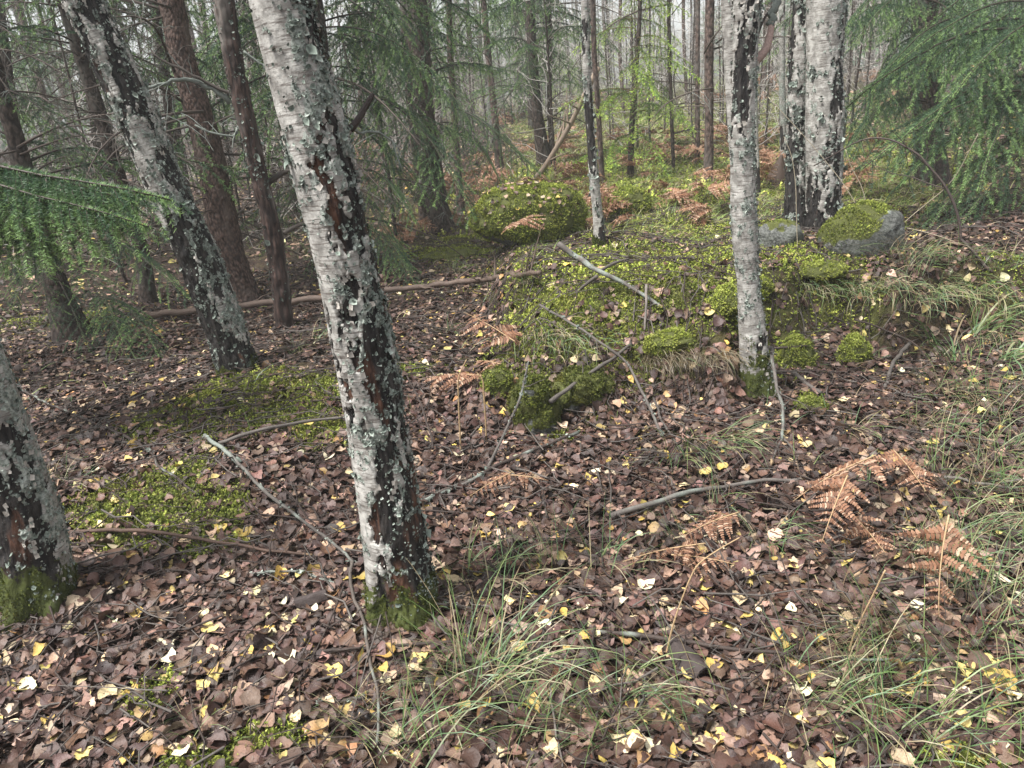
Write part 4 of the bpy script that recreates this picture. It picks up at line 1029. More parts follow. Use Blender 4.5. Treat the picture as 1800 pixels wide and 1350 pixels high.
rock_px(1512, 452, 146, 88, .75, 'large grey boulder with a bright moss cap beside the twin birch stems', moss=.42, seed=5, yaw=.1, n_moss=3000, msize=.015, mossk=1.0, lump=.10, sink=.45, patches=lambda D: -.55 * D[:, 0] - .05)
rock_px(1368, 438, 86, 48, .8, 'smaller rounded grey stone left of the moss capped boulder', moss=.10, seed=9, yaw=-.2, n_moss=120, msize=.012, lump=.14, sink=.45)
o, b, V = rock_px(932, 432, 205, 92, .8, 'big rounded boulder wholly covered in green moss and fallen leaves', moss=1.5, seed=13, n_moss=20000, msize=.019, mossk=1.15, lump=.12, sink=.2)
bigrock = (b, V)
rock_px(1100, 385, 84, 38, .9, 'low mossy mound behind the thin white birch', moss=1.5, seed=17, n_moss=4000, msize=.022, name='mossy_stone', mossk=1.25, cat='stone')
rock_px(944, 766, 80, 96, .9, 'mossy stone with a bare grey top at the front of the bank', moss=1.05, seed=23, n_moss=4200, msize=.0135, name='mossy_stone', mossk=.5, sink=.5, cat='stone', lump=.34, patches=lambda D: -1.2 * np.exp(-((D[:, 0] + .15) ** 2 + (D[:, 1] + .65) ** 2 + (D[:, 2] - .72) ** 2) / .09))
rock_px(1026, 730, 90, 52, 1.0, 'dark mossy stone right of the bare topped stone in the bank', moss=1.3, seed=27, n_moss=4200, msize=.0135, name='mossy_stone', mossk=.42, sink=.5, cat='stone', lump=.34)
rock_px(878, 705, 55, 45, .9, 'low mossy stone behind the rust coloured fern', moss=1.3, seed=29, n_moss=1500, msize=.0135, name='mossy_stone', mossk=.85, sink=.5, cat='stone')

def cushion(px, py, w, h, label, n=3200, k=.95, yaw=0, deep=None):
    w, h, n = w * 1.15, h * .72, int(n * 1.3); p = G(px, py); o, b, V = rock(px, py, w, h, deep or w * .85, label, 2.0, int(px), None, .5, 'moss_cushion', yaw, k, n, .0125, 'moss cushion', .20, (.2, .3, .28, .06, .12, .08), p - np.array([0, 0, .02]))
    return o
cushion(1402, 640, .155, .235, 'domed moss cushion just right of the slim birch, left of two')
cushion(1500, 640, .145, .235, 'domed moss cushion under the bank edge, right of two', k=1.1)
cushion(1424, 722, .13, .10, 'small dark moss cushion in front of the two domed cushions', 1500, .7)
cushion(1190, 600, .30, .10, 'long bright moss cushion on the front edge of the mossy mound', 3200, 1.15, .2, .16)
cushion(1278, 540, .18, .16, 'bright moss cushion left of the slim birch on the mound', 2600, 1.35)
cushion(1338, 505, .12, .11, 'bright moss cushion seen right behind the slim birch', 1500, 1.35)
cushion(1442, 475, .26, .09, 'flat bright moss cushion in front of the moss capped boulder', 2200, 1.2)
cushion(262, 1235, .085, .05, 'small yellow-green moss tuft among leaves at lower left', 1100, .8, .6, .12)
cushion(790, 452, .5, .12, 'broad grassy moss hummock left of the fallen log end', 2600, 1.1, 0, .4)

# ================================================================== BRACKEN
RUST = np.array([(.20, .100, .058), (.28, .16, .10), (.125, .062, .038), (.38, .26, .18)])
def pinna_geo(n=11, L=1.0):
    g = Geo(); sgn = rng.choice([-1, 1]); cu = rng.uniform(.1, .9)
    s = np.linspace(0, 1, n + 1); P = np.stack([s * L, sgn * .06 * np.sin(s * 2), -cu * .35 * s ** 2 * L], 1)
    ribbon(g, P, .012, RUST[2]); 
    for i in range(n):
        f = (i + .5) / n; l = .175 * (1 - f) ** .75 + .015; b = (P[i] + P[i + 1]) / 2; cc = RUST[rng.choice(4, p=[.35, .3, .2, .15])] * rng.uniform(.8, 1.2)
        for sd in (-1, 1):
            ax = np.array([.30, sd, rng.uniform(-.5, .2)]); ax = unit(ax); wv = np.array([.42 / n, 0, 0]) * L
            tip = b + ax * l; mid = b + ax * l * .6
            V = np.stack([b - wv, b + wv, mid + wv * .9 + [0, 0, .01], tip, mid - wv * .9 + [0, 0, .01]])
            g.add(V, [(0, 1, 2, 4)], [(4, 2, 3)], cc)
    return g
PINNAE_G = [pinna_geo() for _ in range(6)]
PINNAE = [g.mesh('pinna', FERNM) for g in PINNAE_G]
def rachis(L, sag, side):
    s = np.linspace(0, 1, 12)
    return np.stack([s * L, side * L * s ** 2, L * (.06 * np.sin(s * 3) - sag * s ** 2)], 1)
def frond(px, py, lift, px2, py2, lift2, label, n=13, wid=.42, sag=.1, roll=0.0, group=None, stalk=True):
    p0, p1 = G(px, py, lift), G(px2, py2, lift2); L = np.linalg.norm(p1 - p0)
    m = along(p0, p1, roll, 1.0); m = np.array(m); A = m[:3, :3] / L
    root = empty('bracken_frond', p0, label, 'fern', group)
    P = rachis(L, -sag, rng.normal(0, .06)); W = P @ A.T
    V, Q, T = tube(W, np.linspace(.003, .001, 12), 5); g = Geo(); g.add(V, Q, T, TAN)
    add('stalk', g.mesh('stalk', WOOD), root)
    t = unit(np.gradient(P, axis=0))
    for i in range(n):
        f = .10 + .86 * i / (n - 1); l = wid * L * (1 - f) ** .8 * (1 if i else .8) + .02
        b = np.array([np.interp(f, np.linspace(0, 1, 12), P[:, j]) for j in range(3)])
        for sd in (-1, 1):
            if rng.random() < .06: continue
            a = rng.uniform(1.0, 1.3); d = np.array([math.cos(a), sd * math.sin(a), rng.uniform(-.35, .1)])
            M = np.array(along([0, 0, 0], d * l * rng.uniform(.65, 1.15), rng.normal(0, .6), 1.0)); M[:3, :3] = A @ M[:3, :3]; M[:3, 3] = A @ b
            add('pinna', PINNAE[rng.integers(6)], root, matrix=Matrix(M.tolist()))
    return root
def frond_geo(L=.55, n=11, wid=.42):
    g = Geo(); P = rachis(L, rng.uniform(.1, .5), rng.normal(0, .1)); V, Q, T = tube(P, np.linspace(.003, .001, 12), 3, False); g.add(V, Q, None, TAN)
    for i in range(n):
        f = .1 + .86 * i / (n - 1); l = wid * L * (1 - f) ** .8 + .02; b = np.array([np.interp(f, np.linspace(0, 1, 12), P[:, j]) for j in range(3)])
        for sd in (-1, 1):
            a = rng.uniform(1.0, 1.3); d = np.array([math.cos(a), sd * math.sin(a), rng.uniform(-.5, .15)]); M = np.array(along([0, 0, 0], d * l, rng.normal(0, .5), 1.0))
            V, Q, T, C = PINNAE_G[rng.integers(6)].arrays(); g.add(V @ M[:3, :3].T + b, Q, T, C * rng.uniform(.8, 1.25))
    return g
FRONDS = [frond_geo() for _ in range(4)]
def fern_clump(n, el):
    g = Geo()
    for i in range(n):
        V, Q, T, C = FRONDS[rng.integers(4)].arrays(); a = rng.uniform(0, 6.283); e = rng.uniform(*el); s = rng.uniform(.6, 1.1)
        M = np.array(along([0, 0, 0], np.array([math.cos(a) * math.cos(e), math.sin(a) * math.cos(e), math.sin(e)]) * s, rng.normal(0, .4), 1.0)); h = np.array([0, 0, rng.uniform(.0, .35)])
        g.add(V @ M[:3, :3].T + h, Q, T, C * rng.uniform(.8, 1.2))
    return g
CLUMPS = [fern_clump(4, (-.1, .8)).mesh('bracken_clump', FERNM) for _ in range(4)]
LOWCL = [fern_clump(3, (-.15, .3)).mesh('bracken_clump', FERNM) for _ in range(3)]

# near fronds: every pinna a part
frond(1668, 905, .30, 1636, 1080, .05, 'largest rusty bracken frond hanging tip down at the right', 12, .42, .05, .1)
frond(1490, 835, .24, 1445, 960, .08, 'rusty bracken frond lying across leaves left of the largest frond', 10, .40)
frond(1540, 800, .24, 1400, 890, .10, 'broad rusty bracken frond with pale leaf on it, above the largest frond', 10, .40, .05, .3)
frond(1570, 790, .12, 1620, 880, .10, 'small curled rusty frond pointing toward the right grass', 11, .42)
frond(1500, 905, .07, 1545, 985, .03, 'short rusty frond between the two long bracken fronds', 10, .40)
frond(1240, 955, .08, 1100, 1000, .03, 'brown shrivelled frond lying left across the leaves in mid foreground', 12, .36, .1, .3)
frond(1300, 900, .08, 1200, 950, .04, 'brown shrivelled frond just above the mid foreground frond', 11, .36)
frond(1180, 975, .07, 1290, 1000, .02, 'brown shrivelled frond pointing right in the mid foreground', 10, .36)
frond(905, 600, .12, 830, 585, .18, 'rust red fern frond curling up at the left of the bank', 12, .42, .2)
frond(900, 650, .10, 800, 690, .02, 'rust red fern frond drooping beside the mossy stone', 12, .42, .1)
frond(880, 640, .14, 840, 640, .10, 'short rust red frond in the middle of the bank side fern', 10, .5)
frond(850, 660, .08, 760, 680, .01, 'rust red frond spreading over leaves toward the big birch', 11, .42)
frond(900, 830, .05, 830, 880, .02, 'small rusty frond beside the crossing sticks', 9, .4)
frond(900, 835, .06, 960, 850, .03, 'tiny rusty frond on the leaves below the mossy stone', 9, .4)
frond(900, 395, .30, 945, 400, .26, 'rusty frond hanging over the big mossy boulder', 9, .5, .2)
def put_clump(p, me, s, label, group):
    M = Matrix.Translation(Vector(p)) @ Matrix.Rotation(rng.uniform(0, 6.283), 4, 'Z') @ Matrix.Diagonal((s, s, s, 1))
    add('bracken_fern', me, None, label, 'fern', group, 'thing', M)
# rusty bracken of the middle distance
for px, py in [(830, 350), (850, 340), (870, 420), (720, 415), (735, 425), (700, 420), (820, 395), (1070, 395), (1090, 410), (1010, 410), (1030, 400), (990, 420), (1180, 370), (1210, 360), (1230, 345), (1120, 320), (1100, 300), (1030, 310), (960, 345), (1000, 345), (1270, 330),
               (1300, 280), (1230, 290), (1250, 270), (1200, 280), (1170, 290), (1350, 300), (1345, 270), (1360, 310), (1330, 330), (1150, 260), (1180, 255), (1260, 250), (1290, 255), (1350, 250), (1010, 320), (880, 330), (1060, 350), (1250, 400), (1240, 380), (1290, 300), (1310, 270), (1490, 330), (1500, 350)]:
    put_clump(G(px, py), CLUMPS[rng.integers(4)] if py < 345 else LOWCL[rng.integers(3)], rng.uniform(.6, 1.0), 'rust brown bracken clump in the open ground behind the bank', 'bracken clumps behind the bank')
m = 0
while m < 60:
    d = rng.uniform(11, 34); a = math.radians(rng.uniform(-12, 27)); x, y = d * math.sin(a), d * math.cos(a); m += 1
    put_clump((x, y, float(height(x, y))), CLUMPS[rng.integers(4)], rng.uniform(.8, 1.4), 'rust brown bracken clump far back under the hazy trees', 'bracken clumps under the far trees')

# ================================================================== GRASS TUFTS
TF = [('arch', 820, 1215, 1.0, None, 'large green and straw grass tuft spreading at the bottom centre'), ('side', 850, 1190, 1.0, 2.8, 'long grass blades sweeping left from the bottom centre tuft'),
      ('side', 870, 1190, .9, .4, 'long grass blades sweeping right from the bottom centre tuft'), ('arch', 720, 1330, .95, None, 'grass tuft cut by the bottom edge below the big birch'),
      ('arch', 930, 1290, .9, None, 'grass tuft at the bottom edge right of the thin vertical twig'), ('side', 1080, 1300, .9, 2.9, 'arching grass at the bottom edge right of centre'), ('thin', 880, 1030, .8, None, 'sparse grass tuft right of the big birch foot'),
      ('thin', 830, 1010, .75, None, 'thin grass right beside the foot of the big birch'), ('thin', 760, 1060, .6, None, 'short grass at the root of the big birch'), ('side', 1020, 960, .6, 3.0, 'grass tuft arching over leaves in front of the pale stick'),
      ('side', 1200, 960, .6, 2.9, 'grass tuft behind the shrivelled mid foreground fronds'), ('side', 1230, 1270, .9, 2.7, 'flat lying grass near the dark bark piece'), ('arch', 1480, 1230, .85, None, 'grass tuft below the long dark branch at right'),
      ('arch', 1560, 1290, .95, None, 'grass tuft at the bottom edge toward the right'), ('side', 1660, 1180, 1.0, 2.9, 'long grass sweeping left at lower right'), ('arch', 1740, 1120, .9, None, 'dense grass tuft below the largest fern frond'),
      ('arch', 1790, 1240, .9, None, 'dense grass tuft in the lower right corner'), ('side', 1700, 1060, .8, 1.7, 'upright grass behind the largest fern frond'), ('arch', 1780, 960, .8, None, 'green grass tuft at the right edge level with the large fern'),
      ('arch', 1700, 880, .75, None, 'green grass tuft above the largest fern frond'), ('side', 1640, 840, .75, 1.4, 'upright grass right of the small curled frond'), ('arch', 1760, 800, .8, None, 'thick green grass tuft at the right edge on the leaf flat'),
      ('arch', 1680, 760, .75, None, 'thick green grass tuft under the dark hollow of the bank'), ('arch', 1790, 700, .8, None, 'grass tuft at the right edge below the bank'), ('broad', 1640, 600, .9, 2.6, 'broad bladed grass plant leaning over the dark hollow'),
      ('broad', 1720, 590, 1.0, .3, 'broad bladed grass plant right of the dark hollow'), ('broad', 1760, 640, .9, -.5, 'broad bladed grass plant at the right edge'), ('hang', 1555, 500, .9, -1.5, 'green grass fringe hanging over the middle of the bank edge'),
      ('hang', 1500, 510, .85, -1.7, 'grass fringe hanging over the bank above the right moss cushion'), ('hang', 1420, 505, .8, -1.8, 'grass fringe hanging over the bank near the slim birch'), ('hang', 1650, 510, .95, -1.4, 'grass fringe hanging over the bank above the dark hollow'),
      ('hang', 1730, 510, .95, -1.4, 'grass fringe hanging over the bank at the right'), ('hang', 1790, 540, .95, -1.6, 'grass fringe hanging over the bank at the right edge'), ('dead', 1205, 622, .85, -1.7, 'brown dead grass skirt hanging over the bank left of the slim birch'),
      ('dead', 1165, 628, .85, -1.9, 'brown dead grass skirt below the long bright moss cushion'), ('dead', 1248, 625, .8, -1.6, 'brown dead grass skirt touching the foot of the slim birch'), ('hang', 970, 590, .9, -1.7, 'blue green grass hanging over the left front of the mound'),
      ('hang', 1010, 600, .8, -1.4, 'green grass hanging above the mossy stones'), ('side', 930, 500, .7, -2.4, 'grass at the left slope of the mound'), ('side', 1230, 790, .75, -1.6, 'straw grass hanging in front of the bank foot below the slim birch'),
      ('side', 1190, 800, .8, -2.2, 'green and straw grass tuft below the brown grass skirt'), ('side', 1280, 780, .7, -1.0, 'green grass tuft in front of the slim birch foot'), ('thin', 1260, 900, .7, None, 'sparse grass by the pale lying stick'),
      ('thin', 640, 1270, .6, None, 'sparse grass left of the bottom centre tuft'), ('thin', 90, 860, .6, None, 'sparse grass right of the left edge birch'), ('thin', 130, 850, .6, None, 'grass blades lying on moss near the left edge birch'),
      ('thin', 790, 590, .6, None, 'small green grass patch on leaves behind the big birch'), ('thin', 520, 620, .6, None, 'sparse grass at the foot of the leaning birch'), ('thin', 560, 600, .6, None, 'sparse grass between the leaning and the big birch'), ('thin', 1500, 760, .6, None, 'sparse grass on the leaf flat at right'),
      ('arch', 1655, 700, .8, None, 'upright green grass tuft right of the right domed moss cushion'), ('side', 1720, 700, .9, 1.9, 'tall green grass leaning left near the right edge below the bank'), ('arch', 1620, 760, .7, None, 'green grass tuft in leaves behind the small curled frond'),
      ('arch', 1740, 860, .9, None, 'tall green grass tuft at the right edge above the grey stick'), ('side', 1790, 880, .9, 2.4, 'grass leaning in from the right edge beside the grey stick'), ('arch', 1660, 1000, .7, None, 'green grass tuft in front of the largest frond stalk'),
      ('arch', 1770, 1050, .9, None, 'green grass tuft at the right edge behind the lower right grass'), ('side', 1600, 1230, .9, 2.6, 'grass blades arching left in the lower right foreground'), ('arch', 1690, 1290, .9, None, 'grass tuft beside the mossy patch in the lower right corner'),
      ('side', 960, 1010, .7, 2.2, 'green grass tuft in leaves right of centre foreground'), ('thin', 1060, 1000, .8, None, 'sparse green grass left of the shrivelled fronds'), ('broad', 1680, 640, .9, 2.2, 'broad bladed grass plant in front of the dark hollow'),
      ('arch', 1600, 480, .9, None, 'grass tuft on the bank top between boulder and arched sapling'), ('arch', 1680, 500, .95, None, 'grass tuft on the bank top above the dark hollow'), ('hang', 1610, 520, .95, -1.6, 'green grass fringe hanging into the dark hollow of the bank'),
      ('arch', 1750, 740, .9, None, 'bushy green grass tuft at the right edge above the ferns'), ('arch', 1700, 940, .8, None, 'bushy green grass tuft touching the largest frond'), ('hang', 1770, 600, 1.0, -2.0, 'grass fringe hanging low at the right end of the bank'),
      ('arch', 1560, 450, .8, None, 'grass tuft in front of the large boulder'), ('arch', 1620, 455, .9, None, 'pale grass tuft right of the large boulder'), ('arch', 1690, 465, .9, None, 'pale grass tuft at the foot of the arched sapling'), ('arch', 1760, 470, .9, None, 'pale grass tuft on top of the bank at the right edge'),
      ('thin', 1480, 450, .9, None, 'thin grass rising before the moss capped boulder'), ('arch', 800, 480, .8, None, 'grass tuft beside the fallen log'), ('arch', 860, 500, .7, None, 'grass tuft in front of the fallen log end'), ('thin', 345, 1290, .5, None, 'few grass blades beside the small moss tuft at lower left'),
      ('arch', 1350, 960, .6, None, 'low grass between the shrivelled fronds and the large fern'), ('arch', 1600, 990, .6, None, 'grass under the left side of the largest frond'), ('arch', 1100, 1240, .75, None, 'grass tuft between the bark piece and the bottom edge'), ('thin', 1390, 1190, .7, None, 'sparse grass under the long dark branch'),
      ('side', 1560, 1130, .8, 2.8, 'grass blades lying over the right end of the dark branch'), ('arch', 1650, 960, .6, None, 'grass behind the largest frond stalk')]
for k, px, py, s, yaw, lab in TF:
    place_tuft(k, px, py, s * .97, yaw, lab, 'grass tufts on the forest floor')
# loose grass of the open ground and of the right foreground: nobody could count it
gr = Geo()
def grass_field(n, d0, d1, L, w, dens):
    x, y = fan(n, d0, d1, .72); k = rng.random(n) < dens(x, y); x, y = x[k], y[k]; n = len(x); z = height(x, y)
    az = rng.uniform(0, 6.283, n); l = L * rng.uniform(.4, 1.2, n); el = rng.uniform(.3, 1.4, n); dr = rng.uniform(.6, 2.0, n)
    s = np.array([0, .35, .7, 1.0]); e = el[:, None] - dr[:, None] * s; h = np.cumsum(np.cos(e), 1) / 4 * l[:, None]; v = np.cumsum(np.sin(e), 1) / 4 * l[:, None]; h -= h[:, :1]; v -= v[:, :1]
    ca, sa = np.cos(az)[:, None], np.sin(az)[:, None]; Cn = np.stack([x[:, None] + h * ca, y[:, None] + h * sa, z[:, None] + np.maximum(v, .0)], -1)
    ww = w * np.array([1, .9, .6, .1])[None, :, None]; sd = np.stack([-sa + 0 * h, ca + 0 * h, .5 + 0 * h], -1)
    V = np.concatenate([Cn - sd * ww, Cn + sd * ww], 1).reshape(-1, 3); i = np.arange(3); q = np.stack([i, i + 1, i + 5, i + 4], 1)
    Q = (q[None] + (np.arange(n) * 8)[:, None, None]).reshape(-1, 4)
    c0 = np.where(rng.random((n, 1)) < (.62 if d0 > 4 else .6), GREENS[rng.integers(0, 5, n)] * (np.array([2.1, 1.75, 1.3]) if d0 > 4 else 1.15), STRAWS[rng.integers(0, 4, n)]); gr.add(V, Q, None, np.repeat(c0, 8, 0))
right = lambda x, y: sstep(.34, .58, np.arctan2(x, y) + .12 * fbm2(x, y, 2.0, 2, 33)) * .95 * (y < 6) + .03
grass_field(9000, 1.1, 5.5, .25, .0015, right)
grass_field(90000, 5.0, 11, .22, .0024, lambda x, y: grass_amount(x, y) * 1.0 + .05)
grass_field(90000, 10, 24, .30, .006, lambda x, y: grass_amount(x, y) * 1.0 + .05)
add('grass', gr.mesh('grass', GRASSM), kind='stuff'); del gr

# ================================================================== FALLEN BRANCHES
def stick(pts, w, label, colr=GR, twigs=0, lich=0, name='fallen_branch', cat='branch', seg=8, wig=.004, extra=(), mat=None, cap=None):
    """pts: (x, y in the picture, height above ground)"""
    P = np.array([G(x, y, l) for x, y, l in pts]); n = max(16, int(np.linalg.norm(np.diff(P, axis=0), axis=1).sum() / .03)); P = smooth_path(P, n)
    hh = height(P[:, 0], P[:, 1]) + .004; P[:, 2] = np.maximum(P[:, 2], hh)
    P = P + wig * np.stack([fbm(np.stack([np.arange(n) * .35, np.full(n, 5.1 * j + pts[0][0]), np.zeros(n)], 1), 3, 3 + j) for j in range(3)], 1) * 2
    dep = (P - EYE) @ _f; wv = np.linspace(w[0], w[1], n) * .86 / 2 / F * dep; wv = wv * (1 + .14 * fbm(np.stack([np.arange(n) * .8, np.full(n, pts[0][1]), np.zeros(n)], 1), 2, 9))
    b = P[0].copy(); o = empty(name, b, label, cat)
    g = Geo(); V, Q, T = tube(P, wv, seg); C = np.repeat(colr[None], len(V), 0) * (1 + .5 * fbm(V * 30, 3, 2)[:, None])
    if lich:
        k = sstep(.0, .25, fbm(V * 22, 3, int(pts[0][0])) - .35 + lich)[:, None]; C = C * (1 - k) + LG * k
    if cap is not None:
        C[-1] = cap; C[-1 - seg:-2] = cap
    g.add(V, Q, T, C)
    o2 = add('stem', g.mesh('stem', mat or WOOD, off=b), o)
    for _ in range(twigs):
        i = rng.integers(n // 6, n - 1); l = rng.uniform(.05, .28); t = unit(P[min(i + 1, n - 1)] - P[i - 1]); d = unit(t * .8 + rng.normal(0, .5, 3) + np.array([0, 0, .12]))
        S = np.stack([P[i] + d * l * u + rng.normal(0, .010, 3) * u for u in np.linspace(0, 1, 6)]); S[:, 2] = np.maximum(S[:, 2], height(S[:, 0], S[:, 1]) + .006)
        g2 = Geo(); V, Q, T = tube(S, np.linspace(max(.0012, wv[i] * .45), .0009, 6), 4, False); g2.add(V, Q, None, colr); add('twig', g2.mesh('twig', WOOD, off=b), o)
    for pts2, w2 in extra:
        S = smooth_path(np.array([G(x, y, l) for x, y, l in pts2]), 14); S[:, 2] = np.maximum(S[:, 2], height(S[:, 0], S[:, 1]) + .005); dp = (S - EYE) @ _f
        g2 = Geo(); V, Q, T = tube(S, np.linspace(w2[0], w2[1], 14) / 2 / F * dp, 6); g2.add(V, Q, T, colr); add('side_branch', g2.mesh('side_branch', WOOD, off=b), o)
    if lich > .1:
        m = 70; i = rng.integers(0, n, m); dirs = unit(rng.normal(size=(m, 3))); pos = P[i] + dirs * wv[i][:, None] - b
        gl = scatter(FLAKES, pos, rot_from(dirs, rng.uniform(0, 6.283, m), np.abs(rng.normal(0, .5, m))), .0042 * rng.lognormal(0, .5, m), LICH_C[rng.integers(0, 4, m)]); add('lichen', gl.mesh('lichen', LICHENM), o, kind='stuff')
    return o
DARK, BRN, GREY = np.array([.040, .029, .024]), np.array([.09, .055, .040]), np.array([.115, .10, .088])
stick([(118, 934, .03), (200, 931, .05), (270, 934, .06), (350, 946, .05), (430, 960, .04), (500, 971, .035), (549, 975, .03)], (9, 6), 'smooth brown stick lying over the moss at left with a pale end', BRN * .8, 0, cap=TAN)
stick([(360, 766, .05), (400, 797, .05), (447, 843, .05), (510, 898, .05), (575, 945, .04), (622, 990, .03)], (9, 6), 'grey lichened branch running diagonally from the moss to the big birch', GREY * .7, 7, .45)
stick([(383, 779, .05), (467, 754, .06), (533, 741, .06), (605, 735, .05)], (9, 6), 'bent grey stick reaching from the lichened branch to the big birch', GREY * .8, 1)
stick([(17, 676, .02), (100, 716, .03), (173, 746, .03), (233, 773, .04), (267, 797, .04), (277, 817, .04), (317, 843, .03), (345, 870, .02)], (4, 6), 'long thin dark twig crossing the brown leaves at left', DARK, 2, .15)
stick([(425, 1157, .02), (500, 1150, .02), (625, 1140, .03), (750, 1132, .03), (875, 1120, .02)], (9, 6), 'straight dark branch lying in front of the big birch', DARK, 4)
stick([(617, 985, .03), (620, 1050, .03), (640, 1100, .04), (652, 1165, .04), (662, 1220, .04), (667, 1270, .03), (658, 1345, .02)], (8, 6), 'crooked dark twig running down from the big birch foot to the bottom edge', GR * .8, 5, .1, extra=[([(640, 1100, .04), (680, 1130, .03), (740, 1155, .02)], (5, 3))])
stick([(1015, 1108, .02), (1090, 1112, .03), (1200, 1126, .035), (1300, 1142, .035), (1400, 1152, .03), (1525, 1160, .03), (1700, 1163, .02)], (11, 5), 'long dark branch lying level across the right foreground leaves', DARK, 3, .08)
stick([(1072, 906, .04), (1140, 886, .05), (1200, 868, .05), (1300, 851, .04), (1417, 840, .02)], (13, 7), 'pale grey stick lying below the bank with a cut end', GREY, 1, .1, cap=TAN)
stick([(738, 882, .02), (817, 847, .03), (877, 817, .03), (933, 793, .04), (1018, 760, .05)], (8, 7), 'dark branch slanting up from the big birch toward the mossy stone', DARK * 1.2, 4, .2)
stick([(745, 882, .02), (787, 862, .025), (815, 850, .03), (850, 832, .03)], (10, 8), 'short grey lichened branch beside the slanting dark branch', GREY * .8, 0, .4)
stick([(853, 827, .02), (867, 800, .04), (893, 750, .12), (913, 700, .22), (928, 637, .34)], (7, 4), 'thin branch propped against the mossy stone at the front of the bank', GREY * .7, 3, .2)
stick([(967, 707, .16), (1017, 670, .16), (1077, 630, .12), (1110, 605, .08)], (10, 6), 'broken grey stick with pale end laid across the mossy stone', GREY * .7, 2, .1)
stick([(950, 537, .08), (1010, 573, .10), (1067, 610, .12), (1100, 637, .14), (1130, 690, .10), (1163, 767, .03)], (5, 6), 'long thin grey branch draped over the front of the mound', GREY * .8, 6, .15)
stick([(1137, 500, .12), (1136, 530, .10), (1133, 582, .03)], (6, 5), 'short pale stick standing upright in the moss of the mound', GREY * 1.3)
stick([(982, 427, .30), (1013, 450, .20), (1053, 477, .12), (1093, 497, .08), (1133, 520, .05), (1165, 540, .02)], (13, 7), 'lichen crusted branch lying down the top of the mossy mound', GREY * .8, 3, .45, extra=[([(1053, 477, .12), (1075, 465, .1), (1105, 455, .06)], (6, 4)), ([(1050, 485, .1), (1030, 500, .06), (1012, 515, .02)], (7, 5))], cap=TAN)
stick([(1357, 612, .22), (1360, 645, .20), (1367, 677, .16), (1375, 717, .10), (1376, 773, .03)], (8, 6), 'arched lichened branch standing beside the slim birch foot', GREY * .8, 5, .35, extra=[([(1376, 770, .03), (1365, 790, .03), (1357, 812, .02)], (6, 3)), ([(1376, 770, .03), (1395, 790, .03), (1412, 815, .02)], (5, 3))])
stick([(1352, 613, .10), (1400, 609, .12), (1450, 608, .10)], (5, 4), 'thin level twig lying across the left domed moss cushion', DARK)
stick([(1393, 656, .03), (1415, 672, .03), (1442, 692, .02)], (9, 8), 'short grey stick in front of the two domed moss cushions', GREY * .8)
stick([(1600, 603, .08), (1567, 647, .04), (1557, 682, .02)], (9, 7), 'short grey stick coming out of the dark hollow of the bank', GREY * .7)
stick([(967, 1210, .04), (978, 1280, .04), (990, 1348, .03)], (5, 4), 'thin pale twig pointing down at the bottom edge near centre', GREY)
stick([(1660, 838, .04), (1700, 845, .04), (1810, 866, .03)], (7, 6), 'grey stick lying in the grass at the right edge', GREY, 1, .1)
stick([(48, 756, .02), (100, 725, .02), (157, 693, .02), (233, 657, .02), (275, 648, .02)], (4, 4), 'thin dark twig on the bare brown leaves at far left', DARK)
stick([(150, 700, .02), (230, 668, .03), (310, 640, .03), (375, 618, .02)], (5, 4), 'thin dark twig pointing at the foot of the leaning birch', DARK, 3)
stick([(690, 1215, .02), (640, 1225, .02), (600, 1232, .02), (560, 1236, .015)], (11, 8), 'short dark dead branch left of the bottom centre grass', DARK, 0, .2)
stick([(760, 790, .05), (750, 740, .08), (735, 700, .12), (715, 660, .2)], (5, 3), 'thin dark twig rising beside the big birch on its right', DARK, 3)
stick([(860, 860, .02), (870, 900, .02), (885, 940, .02)], (8, 5), 'dark twig sticking down below the crossing branches', DARK)
stick([(840, 865, .03), (820, 895, .02), (800, 930, .01)], (7, 4), 'grey twig slanting left below the crossing branches', GREY * .8)
stick([(600, 1040, .02), (680, 1050, .04), (760, 1058, .05), (830, 1065, .02)], (6, 5), 'thin grey twig lying against the foot of the big birch', GREY * .7, 4, .2)
stick([(430, 1010, .02), (520, 1005, .03), (590, 1025, .03)], (6, 4), 'lichened twig on dark leaves left of the big birch foot', GREY * .8, 5, .4)
stick([(380, 1110, .02), (470, 1065, .02), (560, 1060, .02)], (4, 3), 'thin dark twig on leaves in front of the moss patch', DARK, 4)
stick([(230, 1000, .03), (200, 1030, .03), (130, 1090, .02)], (4, 3), 'thin straight dark twig right of the left edge birch foot', DARK)
stick([(1130, 1195, .03), (1165, 1225, .03), (1185, 1260, .02)], (9, 6), 'short grey branch in the grass below the bark piece', GREY * .7, 1, .2)
stick([(1370, 770, .02), (1420, 810, .02), (1520, 800, .02)], (4, 4), 'thin dark twig on the leaf flat behind the ferns', DARK, 3)
stick([(1500, 560, .10), (1580, 590, .05), (1640, 650, .02)], (4, 3), 'thin dark twig crossing the front of the dark hollow', DARK)
stick([(1150, 700, .05), (1170, 750, .03), (1200, 800, .02)], (5, 4), 'thin grey twig under the brown grass skirt', GREY * .7, 2)
stick([(1690, 420, .10), (1720, 455, .06), (1745, 480, .03)], (6, 5), 'short dark twig standing in grass near the arched sapling', DARK, 1)
# the fallen log with its dead side twigs
lg = stick([(258, 553, .05), (350, 546, .08), (430, 537, .10), (560, 524, .12), (680, 511, .13), (800, 497, .14), (950, 480, .16)], (15, 10), 'thin fallen spruce log lying behind the birches across the forest floor', np.array([.098, .070, .055]), 26, 0, 'fallen_log', 'log', 12, .006)
